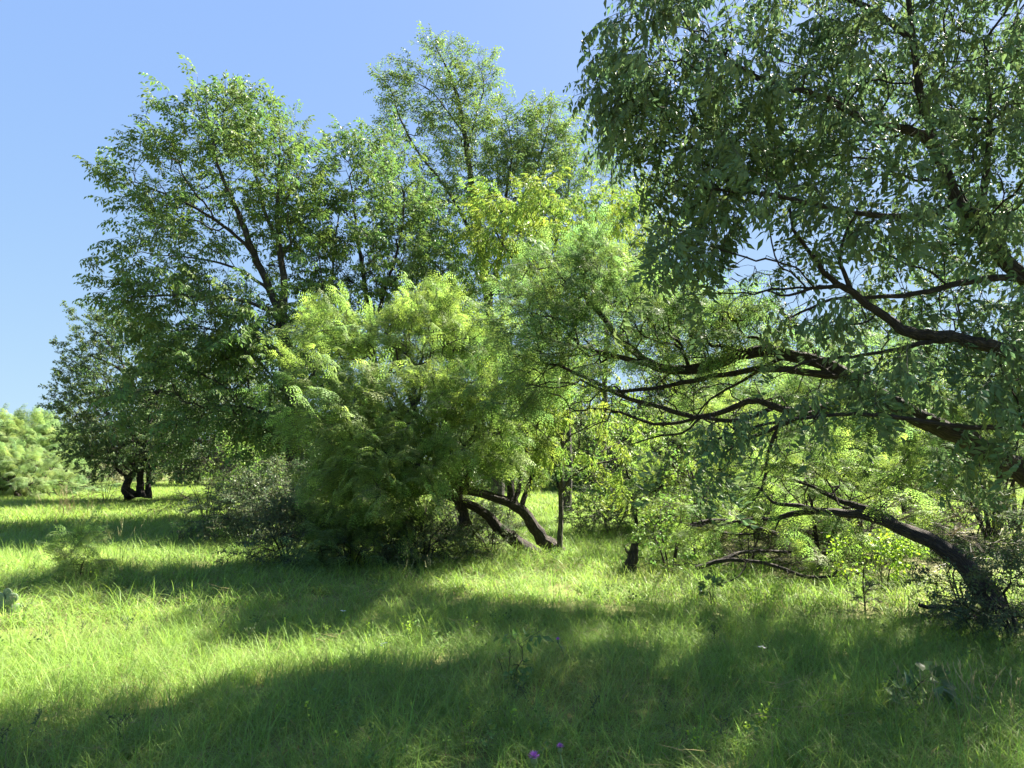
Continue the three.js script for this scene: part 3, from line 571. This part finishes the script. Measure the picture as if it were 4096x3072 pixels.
woody('pecan_tree', 'large shady tree overhead on the right with hanging pointed leaves', 'tree', {
  seed: 191, bark: BARK.dark,
  limbs: [
    { at: [[1190, 640, 8.6], [1170, 560, 8.6], [1140, 470, 8.5], [1100, 370, 8.4], [1050, 305, 8.3], [997, 253, 8.2], [975, 225, 8.2], [961, 205, 8.2], [948, 178, 8.2], [937, 150, 8.2], [928, 120, 8.2], [920, 90, 8.2], [913, 40, 8.2], [905, -30, 8.2], [900, -100, 8.2]], r0: 0.12, r1: 0.025, root: true },
    { at: [[1100, 380, 8.4], [1060, 362, 8.1], [1024, 355, 7.9], [1003, 350, 7.8], [976, 343, 7.7], [949, 337, 7.6], [930, 336, 7.5], [915, 334, 7.5], [902, 330, 7.5], [895, 325, 7.5], [874, 309, 7.5], [854, 293, 7.5], [841, 287, 7.5], [832, 279, 7.5], [823, 271, 7.5], [813, 256, 7.5], [795, 232, 7.5], [790, 205, 7.5]], r0: 0.10, r1: 0.015 },
    { at: [[1080, 340, 8.4], [1050, 290, 8.3], [1024, 280, 8.2], [990, 278, 8.1], [956, 284, 8], [929, 291, 7.9], [900, 296, 7.8], [868, 297, 7.7], [830, 300, 7.6], [790, 318, 7.5]], r0: 0.06, r1: 0.012 },
    { at: [[943, 165, 8.2], [925, 137, 8.1], [895, 127, 8], [864, 120, 7.9], [835, 103, 7.8], [812, 93, 7.7], [792, 89, 7.6], [756, 77, 7.5], [720, 53, 7.5], [690, 30, 7.5]], r0: 0.065, r1: 0.014 },
    { at: [[961, 205, 8.2], [920, 215, 8], [870, 215, 7.8], [820, 205, 7.6], [770, 195, 7.5], [720, 190, 7.4], [680, 185, 7.4]], r0: 0.05, r1: 0.012 },
    { at: [[841, 287, 7.5], [815, 288, 7.4], [785, 296, 7.3], [765, 290, 7.3]], r0: 0.025, r1: 0.008 },
    { at: [[949, 337, 7.6], [915, 345, 7.4], [885, 352, 7.3], [850, 357, 7.2], [815, 360, 7.2], [780, 372, 7.2]], r0: 0.03, r1: 0.01 },
    { at: [[975, 225, 8.2], [985, 180, 8.3], [990, 120, 8.4], [985, 40, 8.4]], r0: 0.06, r1: 0.014 },
    { at: [[854, 293, 7.5], [840, 262, 7.5], [845, 235, 7.5], [860, 205, 7.5]], r0: 0.03, r1: 0.008 },
    { at: [[1100, 420, 8.4], [1040, 425, 7.4], [990, 428, 7], [940, 424, 6.9], [880, 415, 6.9], [830, 415, 7], [760, 426, 7.1], [715, 440, 7.2]], r0: 0.035, r1: 0.012 },
    { at: [[913, 40, 8.2], [870, 10, 8.1], [820, -10, 8], [760, -20, 7.9], [700, -10, 7.8]], r0: 0.05, r1: 0.012 },
  ],
  blobs: [[670, 30, 7.5, 60, 34, .9, 99], [650, 80, 7.5, 44, 34, .8, 91], [655, 125, 7.5, 36, 30, .8, 67], [720, 110, 7.7, 60, 56, 1, 150], [710, 180, 7.6, 48, 28, .9, 75], [800, 90, 8, 90, 80, 1.5, 248], [880, 60, 8.2, 90, 80, 1.7, 274], [985, 60, 8.4, 80, 90, 1.8, 331], [865, 165, 8, 80, 44, 1.4, 116], [975, 190, 8.2, 75, 66, 1.6, 215], [765, 210, 7.6, 50, 30, 1, 55], [840, 236, 7.6, 60, 24, 1.1, 33], [950, 285, 7.9, 80, 40, 1.4, 67], [1000, 345, 7.6, 60, 50, 1.3, 83], [890, 372, 7.2, 70, 26, 1, 28], [690, 240, 7.4, 26, 24, .6, 28], [820, -70, 8, 120, 50, 1.6, 166], [960, -80, 8.3, 120, 60, 1.8, 199], [720, -50, 7.8, 60, 40, 1.1, 75], [1090, 100, 8.6, 90, 160, 2, 347], [1100, 330, 8, 60, 110, 1.5, 248], [733, 432, 7.1, 10, 22, .2, 15], [714, 440, 7.1, 9, 24, .2, 12], [775, 412, 7.1, 30, 10, .5, 8], [970, 392, 6.9, 50, 16, .7, 15], [700, 262, 7.4, 30, 14, .5, 16], [790, 320, 7.4, 50, 22, .7, 28], [1030, 440, 6.9, 40, 30, .7, 22]],
  clump: 0.24, grow: { step: 0.13, wig: 0.05, bf: 0.2, tipR: 0.0024 },
  dry: [[820, 310, 7.5, 60, 30, .6, 70], [880, 350, 7.3, 70, 30, .6, 70], [760, 280, 7.4, 40, 40, .6, 50], [900, 250, 7.8, 70, 40, .8, 60]],
  leaves: [['near', LEAF, { size: 0.95, extra: 0.45, droop: 0.45, hue: 0.1, tips: 0.15 }]],
});
woody('young_elm', 'slim straight grey trunk rising beside the leaning trunks of the central tree', 'tree', {
  seed: 201, bark: BARK.pale,
  limbs: [
    { at: [[561, 562, 12.5], [560, 545, 12.5], [561, 510, 12.5], [561, 470, 12.5], [563, 430, 12.5], [566, 390, 12.5], [570, 340, 12.5]], r0: 0.058, r1: 0.02, root: true },
    { at: [[561, 490, 12.5], [580, 470, 12.3], [605, 462, 12.1], [622, 458, 12]], r0: 0.02, r1: 0.007 },
    { at: [[562, 440, 12.5], [590, 425, 12.3], [615, 415, 12.1]], r0: 0.02, r1: 0.007 },
    { at: [[562, 455, 12.5], [540, 430, 12.4], [525, 420, 12.3]], r0: 0.02, r1: 0.007 },
  ],
  blobs: [[585, 430, 12.3, 34, 30, .8, 60], [560, 405, 12.5, 34, 34, .8, 60], [610, 455, 12, 30, 22, .6, 36], [535, 440, 12.4, 24, 24, .6, 26], [572, 350, 12.5, 26, 30, .7, 34]],
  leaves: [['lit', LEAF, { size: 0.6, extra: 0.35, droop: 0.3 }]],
});
woody('thicket_tree', 'leafy small tree with two thin dark stems in the sunlit gap behind the stump', 'tree', {
  seed: 211, bark: BARK.dark,
  limbs: [
    { at: [[638, 545, 16], [636, 520, 16], [633, 500, 16], [628, 475, 16], [620, 445, 16]], r0: 0.05, r1: 0.015, root: true },
    { at: [[646, 545, 16.2], [643, 520, 16.2], [641, 495, 16.2], [640, 465, 16.2], [648, 435, 16.2]], r0: 0.06, r1: 0.015, root: true },
    { at: [[634, 500, 16], [610, 485, 16], [590, 480, 16]], r0: 0.025, r1: 0.008 },
    { at: [[642, 500, 16.2], [670, 480, 16], [690, 468, 16]], r0: 0.025, r1: 0.008 },
  ],
  blobs: [[620, 470, 15.8, 44, 26, 1, 150], [660, 455, 16, 44, 30, 1, 150], [600, 490, 15.8, 30, 18, .8, 60], [640, 430, 16, 40, 24, 1, 90], [690, 480, 15.8, 26, 22, .7, 60]],
  leaves: [['vine', LEAF, { size: 1.0, extra: 0.6 }]],
});
for (const [label, seed, px, D, w, h, n, kind, size] of [
  ['bright mesquite thicket under the arching black limbs, left of the leaning trunk', 221, 715, 14, 1.7, 2.6, 300, 'feather', 1.05],
  ['bright low mesquite lit from behind just above the leaning bare trunk', 222, 815, 11.2, 1.5, 1.55, 300, 'feather', 0.95],
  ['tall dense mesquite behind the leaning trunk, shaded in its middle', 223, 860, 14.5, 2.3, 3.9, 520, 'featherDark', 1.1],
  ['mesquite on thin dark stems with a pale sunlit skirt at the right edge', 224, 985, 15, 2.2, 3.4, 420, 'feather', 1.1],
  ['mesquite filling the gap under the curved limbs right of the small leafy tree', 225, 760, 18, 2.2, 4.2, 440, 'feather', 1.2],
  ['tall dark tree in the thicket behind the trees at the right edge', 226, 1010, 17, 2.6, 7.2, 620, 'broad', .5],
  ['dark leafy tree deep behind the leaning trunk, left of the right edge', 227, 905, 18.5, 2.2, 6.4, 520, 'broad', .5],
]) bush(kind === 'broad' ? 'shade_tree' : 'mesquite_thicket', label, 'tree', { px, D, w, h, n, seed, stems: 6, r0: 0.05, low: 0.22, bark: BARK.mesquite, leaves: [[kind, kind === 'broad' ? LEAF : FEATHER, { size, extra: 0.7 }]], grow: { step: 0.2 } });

// ------------------------------------------------------------------ brush along the meadow's edge
for (const [name, label, px, D, w, h, n, seed, kind, bark, size, extra] of [
  ['grey_shrub', 'grey-green small-leaved shrub below the tall trunk on the left', 300, 13.6, 1.1, 1.3, 460, 301, 'brush', BARK.dark, 1.1, .7],
  ['grey_shrub', 'leftmost grey-green shrub at the edge of the shaded meadow', 250, 14.2, 1.0, 1.15, 420, 302, 'brush', BARK.dark, 1.1, .7],
  ['dark_shrub', 'dark shrub with a black hollow at the foot of the central tree', 292, 11.3, 0.8, 0.8, 380, 303, 'brushDark', BARK.dark, 1.0, .7],
  ['low_mesquite', 'low feathery bush spilling onto the grass below the light green tree', 352, 10.9, 0.8, 0.65, 190, 304, 'featherDark', BARK.mesquite, .85, .7],
  ['dark_shrub', 'dark thorny shrub left of the leaning double trunk', 425, 11.2, 0.75, 0.62, 300, 305, 'brushDark', BARK.dark, 1.1, .7],
  ['dark_shrub', 'small dark shrub right at the foot of the leaning double trunk', 492, 12.9, 0.6, 0.6, 150, 306, 'brushDark', BARK.dark, 1.0, .7],
  ['grey_shrub', 'greyish thin shrub standing in the sunlit clearing behind the slim trunk', 610, 15.5, 0.9, 1.0, 300, 307, 'brush', BARK.pale, 1.0, .7],
  ['grey_shrub', 'second greyish shrub in the clearing, close to the stump', 650, 16.5, 0.9, 0.95, 260, 308, 'brush', BARK.pale, 1.0, .7],
  ['lit_shrub', 'yellow-green shrub lit from behind between the two left trees', 245, 24, 1.1, 2.3, 220, 309, 'vine', BARK.grey, 1.5, .5],
  ['bare_shrub', 'twiggy half-bare shrub at the edge of the left trees', 208, 20, 0.95, 1.6, 130, 310, 'bare', BARK.dead, 1.2, .8],
  ['bare_shrub', 'leafless grey twigs beside the black trunk cluster on the left', 108, 29, 1.0, 1.5, 80, 311, 'bare', BARK.dead, 1.4, .8],
  ['vine_bush', 'leafy tangle of vines beside the short dark stump', 668, 10.6, 0.62, 1.0, 170, 312, 'vine', BARK.dark, .7, .6],
  ['vine_bush', 'bright vine climbing the dead limbs right of the stump', 690, 11.4, 0.5, 1.5, 120, 313, 'vine', BARK.dark, .8, .5],
  ['dark_shrub', 'shadowy brush behind the bend of the leaning double trunk', 462, 13.6, 0.9, 0.95, 260, 319, 'brushDark', BARK.dark, 1.0, .7],
  ['bare_shrub', 'tangle of thin upright dead stems under the middle of the central tree', 415, 12.6, 0.9, 1.1, 150, 320, 'bare', BARK.dark, 0.9, .8],
  ['dark_shrub', 'low dark brush between the central tree and the tall left trunk', 372, 11.0, 0.7, 0.55, 220, 321, 'brushDark', BARK.dark, .9, .7],
  ['brush_pile', 'dark heap of dead twigs under the leaning trunk', 870, 11.2, 1.5, 0.75, 240, 314, 'bare', BARK.dead, 1.0, .9],
  ['brush_pile', 'grey dead twigs below the mesquite left of the leaning trunk', 745, 11.2, 1.1, 0.75, 180, 315, 'bare', BARK.dead, 1.0, .9],
  ['dark_shrub', 'black-green shrub hugging the base of the leaning trunk at the right edge', 1008, 6.4, 0.55, 0.75, 220, 316, 'brushDark', BARK.dark, .8, .8],
  ['dark_shrub', 'low dark shrub just left of the base of the leaning trunk', 955, 7.6, 0.42, 0.55, 110, 317, 'brushDark', BARK.dark, .8, .8],
  ['dark_shrub', 'shaded bush deep under the trees at the right edge', 975, 12, 1.2, 0.8, 200, 318, 'brushDark', BARK.dark, 1.1, .7],
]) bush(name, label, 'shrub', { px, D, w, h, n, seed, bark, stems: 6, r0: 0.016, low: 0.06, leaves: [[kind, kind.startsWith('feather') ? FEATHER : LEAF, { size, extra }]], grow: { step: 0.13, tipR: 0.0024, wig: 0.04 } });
// far bushes and trees
for (const [name, label, px, D, w, h, n, seed, kind, size] of [
  ['mesquite_bush', 'pale green rounded mesquite cut by the left edge of the photo', 6, 36, 3.2, 3.5, 900, 401, 'featherFar', 1.0],
  ['mesquite_bush', 'pale green mesquite second from the left edge, lower than its neighbour', 42, 38, 2.6, 2.8, 640, 402, 'featherFar', 1.0],
  ['mesquite_bush', 'low yellow-green mesquite in front of the far left bushes', 24, 33, 2.2, 1.9, 360, 403, 'featherFar', .9],
  ['far_tree', 'distant dark round tree showing above the far left bushes', 64, 66, 4, 5.6, 300, 404, 'farleaf', 1.3],
  ['far_tree', 'distant grey tree left of the wide dark tree', 92, 62, 3.5, 4.8, 260, 405, 'farPale', 1.3],
  ['far_bush', 'small pale bush at the far end of the sunlit meadow', 84, 52, 2.2, 2.4, 200, 406, 'farPale', 1],
  ['far_bush', 'brownish low bush at the far end of the meadow beside the wide tree', 66, 50, 1.6, 1.2, 120, 407, 'farPale', .8],
]) bush(name, label, name === 'far_tree' ? 'tree' : 'bush', { px, D, w, h, n, seed, bark: BARK.mesquite, stems: 5, r0: 0.07, low: 0.05, leaves: [[kind, kind === 'featherFar' ? FEATHER : LEAF, { size, extra: 0.8 }]], grow: { step: 0.5, tipR: 0.008, wig: 0.1 } });
{
  const R = rng(777), GROUP = 'trees closing the view beyond the clearing';
  const protos = [['featherFar', FEATHER, 2.8, 4.6, 420], ['farleaf', LEAF, 3.0, 6.2, 420], ['featherFar', FEATHER, 2.4, 3.4, 320]].map(([kind, mat, w, h, n], k) =>
    bush('distant_tree', 'distant green tree closing the view beyond the sunlit clearing', 'tree', { px: 560 + 170 * k, D: 40 + 5 * k, w, h, n, seed: 500 + k * 7, stems: 5, r0: 0.08, low: 0.06, bark: BARK.mesquite, group: GROUP, leaves: [[kind, mat, { size: 1.1, extra: 0.8 }]], grow: { step: 0.5, tipR: 0.008, wig: 0.1 } }));
  for (let i = 0; i < 46; i++) {
    const px = 150 + 900 * ((i * 0.618) % 1), D = 34 + 40 * R(), p = spot(px, D), c = protos[i % 3].clone();
    c.name = numbered('distant_tree'); c.position.copy(p); c.rotation.y = R() * 6.283; c.scale.setScalar(0.8 + 0.5 * R());
    scene.add(c);
  }
}

// ------------------------------------------------------------------ dead wood
const DEADWOOD = { parts: ['limb', 'twigs'], foot: false };
woody('tree_stump', 'short dark broken stump standing in the grass right of the slim trunk', 'stump', {
  seed: 601, bark: BARK.dark, parts: ['stump', 'splinters'],
  limbs: [{ at: [[631, 578, 10.6], [631, 566, 10.6], [633, 556, 10.6], [634, 549, 10.6], [635, 545, 10.6]], r0: 0.088, r1: 0.05, root: true }, { at: [[635, 548, 10.6], [638, 543, 10.6], [639, 540, 10.6]], r0: 0.05, r1: 0.012 }, { at: [[633, 556, 10.6], [627, 552, 10.5], [625, 548, 10.5]], r0: 0.03, r1: 0.01 }],
  tips: [], grow: { step: 0.08, wig: 0.02, maxSides: 12 }, leaves: [],
});
woody('fallen_branch', 'long black dead branch lying over the grass left of the leaning trunk', 'branch', {
  seed: 602, bark: BARK.dark, ...DEADWOOD,
  limbs: [{ at: [[696, 568, 9.8], [712, 563, 9.8], [724, 560, 9.8], [750, 561, 9.7], [777, 567, 9.5], [795, 573, 9.4], [808, 577, 9.3], [822, 577, 9.3], [832, 576, 9.3], [838, 570, 9.3]], r0: 0.035, r1: 0.016, root: true }, { at: [[722, 560, 9.8], [740, 553, 9.9], [765, 551, 10], [795, 552, 10.1], [830, 552, 10.2], [870, 548, 10.3]], r0: 0.034, r1: 0.014 }, { at: [[750, 561, 9.7], [742, 572, 9.6], [735, 579, 9.5], [722, 583, 9.4]], r0: 0.014, r1: 0.007 }],
  blobs: [[760, 565, 9.6, 60, 14, .5, 18], [830, 560, 9.8, 40, 14, .5, 14]], grow: { step: 0.12, wig: 0.04 }, leaves: [['bare', LEAF, { size: 0.6, extra: 0.3 }]],
});
woody('fallen_branch', 'dead limb held above the grass between the stump and the leaning trunk', 'branch', {
  seed: 603, bark: BARK.dark, ...DEADWOOD,
  limbs: [{ at: [[682, 530, 10.4], [692, 526, 10.3], [702, 523, 10.2], [715, 521, 10.1], [732, 522, 10], [752, 527, 9.9], [780, 534, 9.8], [800, 537, 9.8]], r0: 0.045, r1: 0.02, root: true }, { at: [[695, 527, 10.3], [712, 530, 10.3], [735, 534, 10.3], [760, 534, 10.4]], r0: 0.03, r1: 0.012 }, { at: [[690, 527, 10.3], [697, 510, 10.2], [706, 492, 10.1], [712, 478, 10]], r0: 0.022, r1: 0.01 }],
  blobs: [[720, 500, 10, 40, 24, .5, 26], [760, 530, 10, 40, 16, .5, 16]], grow: { step: 0.12, wig: 0.05 }, leaves: [['bare', LEAF, { size: 0.6, extra: 0.3 }]],
});
woody('fallen_branch', 'black dead stick at the lower right, leaning on the foot of the leaning trunk', 'branch', {
  seed: 604, bark: BARK.dark, ...DEADWOOD,
  limbs: [{ at: [[919, 605, 6.9], [932, 607, 6.9], [944, 606, 6.85], [956, 610, 6.8], [968, 613, 6.8], [979, 621, 6.75], [988, 630, 6.7], [1000, 640, 6.7]], r0: 0.018, r1: 0.026, root: true }, { at: [[956, 610, 6.8], [966, 622, 6.7], [978, 636, 6.6], [992, 648, 6.5]], r0: 0.012, r1: 0.008 }],
  tips: [], grow: { step: 0.08, wig: 0.03 }, leaves: [],
});

// ------------------------------------------------------------------ small plants in the grass
for (const [name, label, px, D, w, h, n, seed, kind, mat, size, stems] of [
  ['mesquite_seedling', 'knee-high feathery seedling standing in the meadow on the left', 84, 9.6, 0.42, 0.62, 60, 701, 'feather', FEATHER, .75, 6],
  ['yellow_green_weed', 'brightest yellow-green weed clump behind the little dark sapling', 876, 9.3, 0.28, 0.62, 54, 702, 'weed', LEAF, 1, 5],
  ['yellow_green_weed', 'yellow-green weed clump right of the little dark sapling', 905, 9.1, 0.34, 0.5, 54, 703, 'weed', LEAF, 1, 5],
  ['yellow_green_weed', 'low yellow-green weeds left of the little dark sapling, under the dead twigs', 836, 9.6, 0.34, 0.5, 50, 704, 'weed', LEAF, 1, 5],
  ['broad_leaf_plant', 'plant with wide pale leaves in the shaded grass at the lower right', 905, 4.7, 0.2, 0.24, 12, 705, 'bigleaf', LEAF, .6, 3],
  ['broad_leaf_plant', 'wide pale-leaved plant standing in the sunlit grass below the dead branch', 708, 8.2, 0.1, 0.34, 8, 706, 'bigleaf', LEAF, .45, 3],
  ['meadow_weed', 'leafy weed catching light just above the thistles', 508, 5.2, 0.16, 0.36, 14, 708, 'forb', LEAF, .8, 3],
  ['meadow_weed', 'low leafy weeds near the edge of the shade on the far left meadow', 180, 13.5, 0.4, 0.45, 40, 709, 'forb', LEAF, 1, 4],
]) bush(name, label, 'plant', { px, D, w, h, n, seed, stems, r0: 0.006, low: 0.35, bark: BARK.dead, parts: ['stalk', 'stems'], leaves: [[kind, mat, { size, extra: 0.4 }]], grow: { step: 0.07, tipR: 0.0016, wig: 0.01 } });
woody('cedar_sapling', 'little dark pointed sapling with a bare tip in front of the yellow-green weeds', 'sapling', {
  seed: 720, bark: BARK.dark, limbs: [{ at: [[865, 628, 7.8], [865, 605, 7.8], [863, 585, 7.8], [864, 566, 7.8]], r0: 0.014, r1: 0.005, root: true }],
  blobs: [[865, 618, 7.8, 14, 8, .16, 40], [864, 606, 7.8, 10, 8, .12, 34], [864, 594, 7.8, 5, 8, .06, 18]], clump: 0.06, per: 4,
  grow: { step: 0.05, tipR: 0.0018, wig: 0.01 }, leaves: [['needle', LEAF, { size: 0.9, extra: 0.5 }]],
});
// thistles
const flat = (r, g, b, rough = 0.8) => { const m = new THREE.MeshStandardMaterial({ color: new THREE.Color().setRGB(r, g, b), roughness: rough }); m.name = 'plant'; return m; };
const PURPLE = leafMaterial(0.4, 0), STEM = flat(0.10, 0.17, 0.06), BULB = flat(0.09, 0.14, 0.06);
PURPLE.name = 'petal';
for (const [px, py, D, size, label, seed] of [
  [534, 758, 2.9, 1, 'larger purple thistle flower at the bottom of the photo', 731],
  [560, 748, 3.1, 0.75, 'smaller purple thistle flower right beside the larger one', 732],
  [558, 640, 5.9, 0.9, 'lone pink thistle in the half-shaded grass farther from the camera', 733],
  [944, 612, 7.0, 0.5, 'tiny pink flower in the grass near the dead stick', 734],
]) {
  const R = rng(seed), head = at(px, py, D), g0 = V(head.x + 0.05, ground(head.x, head.z), head.z), t = thing('thistle', label, 'flower', g0), top = head.clone().sub(g0);
  const curve = new THREE.CatmullRomCurve3([V(0, -0.03, 0), V(-0.01, top.y * 0.5, 0.01), top.clone().add(V(0, -0.02, 0))]);
  part('stem', new THREE.TubeGeometry(curve, 10, 0.0035, 6), STEM, t);
  const bulb = new THREE.LatheGeometry([[0.001, -0.022], [0.009, -0.02], [0.0135, -0.010], [0.012, 0.002], [0.008, 0.008]].map(([x, y]) => new THREE.Vector2(x * size, y * size)), 12);
  bulb.translate(top.x, top.y - 0.004, top.z); part('bulb', bulb, BULB, t);
  const L = new Leafage();
  for (let i = 0; i < 110; i++) { const a = R() * 6.283, e = 0.15 + 1.35 * R(), d = V(Math.cos(a) * Math.cos(e), Math.sin(e), Math.sin(a) * Math.cos(e)), p = top.clone().add(V(0, 0.002, 0)).addScaledVector(d, 0.005 * size); L.leaf(p, d, Math.abs(d.y) > 0.9 ? V(1, 0, 0) : UP, (0.018 + 0.008 * R()) * size, 0.0028 * size, tint([0.42, 0.15, 0.55], 0.75 + 0.5 * R(), 0.2 * (R() - 0.5)), 0.05, 0.1, true); }
  part('petals', L.build(), PURPLE, t, 'stuff');
  const F = new Leafage();
  for (let i = 0; i < 5; i++) { const a = R() * 6.283, y = top.y * (0.15 + 0.6 * R()); F.leaf(curve.getPoint(y / top.y), dirv(a, 0.3), UP, 0.09, 0.022, [0.12, 0.19, 0.07], 0.3, 0.3); }
  part('leaves', F.build(), LEAF, t, 'stuff');
}
// white wildflowers
for (const [px, py, D, label, seed] of [[343, 616, 7.2, 'small white wildflower in the bright grass left of centre', 741], [384, 655, 5.8, 'small white wildflower at the edge of the diagonal shade', 742], [762, 667, 5.6, 'white flower in the shaded grass on the right', 743]]) {
  const R = rng(seed), head = at(px, py, D), g0 = V(head.x, ground(head.x, head.z), head.z), t = thing('white_wildflower', label, 'flower', g0), h = Math.max(0.2, head.y - g0.y);
  part('stem', new THREE.TubeGeometry(new THREE.CatmullRomCurve3([V(0, -0.03, 0), V(0.012, h * 0.5, 0), V(0, h, 0)]), 8, 0.0025, 5), STEM, t);
  const L = new Leafage();
  for (let k = 0; k < 3; k++) { const c = V((R() - 0.5) * 0.04, h + (R() - 0.5) * 0.03, (R() - 0.5) * 0.04); for (let i = 0; i < 7; i++) L.leaf(c, dirv(i * 0.9 + k, 0.35), UP, 0.017, 0.011, [0.75, 0.74, 0.68], 0.1, 0.1, true); }
  part('petals', L.build(), PURPLE, t, 'stuff');
}
// prickly pear
{
  const g0 = spot(17, 7.8), t = thing('prickly_pear', 'grey-green prickly pear cactus half sunk in the grass at the left edge', 'cactus', g0), R = rng(751), PAD = flat(0.15, 0.205, 0.11, 0.7), SP = flat(0.6, 0.52, 0.36);
  for (const [x, y, z, tilt, yaw, s] of [[0, 0.15, 0, 0.1, 0.3, 1], [0.10, 0.30, 0.02, -0.5, 0.6, 0.85], [-0.10, 0.31, 0, 0.55, -0.2, 0.9], [0.20, 0.13, 0.06, -0.7, 0.9, 0.9], [-0.20, 0.14, 0.08, 0.7, 1.2, 0.9], [0.0, 0.38, -0.02, 0.15, 0, 0.8]]) {
    t.scale.setScalar(0.62); const g = new THREE.SphereGeometry(0.115 * s, 22, 16), p = g.attributes.position;
    for (let i = 0; i < p.count; i++) { const yy = p.getY(i) / (0.115 * s); p.setXYZ(i, p.getX(i) * (0.86 + 0.14 * yy), p.getY(i) * 1.2, p.getZ(i) * 0.2); }
    g.computeVertexNormals();
    const m = part('pad', g, PAD, t); m.position.set(x, y, z); m.rotation.set(0.1, yaw, tilt);
    const L = new Leafage();
    for (let i = 0; i < 46; i++) { const a = R() * 6.283, q = Math.sqrt(R()) * 0.1 * s, sd = R() < 0.5 ? 1 : -1, o = V(Math.cos(a) * q, Math.sin(a) * q * 1.2, sd * 0.018 * s); for (let k = 0; k < 3; k++) { const e = o.clone().add(V((R() - 0.5) * 0.03, (R() - 0.5) * 0.03, sd * 0.02)); L.stick(o, e, 0.0007, [0.6, 0.52, 0.36]); } }
    part('spines', L.build(), GRASS, m, 'stuff');
  }
}
// tall seeding grass clumps
for (const [px, D, n, h, seed, label] of [[64, 21, 34, 1.0, 761, 'pale dry grass stalks standing tall on the left of the meadow'], [125, 11, 16, 0.75, 762, 'seeding grass stalks beside the feathery seedling'], [420, 8.4, 14, 0.62, 763, 'tall green grass stalks at the rim of the shaded strip'], [690, 7.6, 18, 0.62, 764, 'dark seeding stalks in the grass right of the middle'], [960, 4.4, 40, 0.42, 765, 'dry brown grass at the lower right corner']]) {
  const R = rng(seed), t = thing('tall_grass', label, 'grass clump', spot(px, D)), L = new Leafage(), H = new Leafage(), dry = seed === 761 || seed === 765, c = dry ? [0.36, 0.30, 0.17] : [0.2, 0.28, 0.08], wd = 0.0022 * Math.max(1, D / 7);
  for (let i = 0; i < n; i++) {
    const a = R() * 6.283, q = R() * (seed === 765 ? 0.45 : D * 0.03), o = V(Math.cos(a) * q * 1.6, 0, Math.sin(a) * q), l = h * (0.55 + 0.45 * R()), b = R() * 6.283, k = 0.1 + 0.3 * R(), P = (f) => o.clone().add(V(Math.cos(b) * k * l * f * f, l * f, Math.sin(b) * k * l * f * f));
    for (let j = 0; j < 4; j++) L.stick(P(j / 4), P((j + 1) / 4), wd * (1 - j * 0.15), tint(c, 0.8 + 0.4 * R()));
    for (let j = 0; j < 6; j++) { const d = P(1).sub(P(0.9)).normalize().add(V(R() - 0.5, R() - 0.3, R() - 0.5).multiplyScalar(0.7)).normalize(); H.leaf(P(0.82 + 0.18 * (j / 6)), d, UP.clone().addScaledVector(d, -d.y).normalize(), 0.035, wd * 2.6, tint([0.34, 0.32, 0.16], 0.8 + 0.4 * R()), 0, 0.2, true); }
  }
  part('stalks', L.build(), GRASS, t, 'stuff'); part('seed_heads', H.build(), GRASS, t, 'stuff');
}

renderer.render(scene, camera);
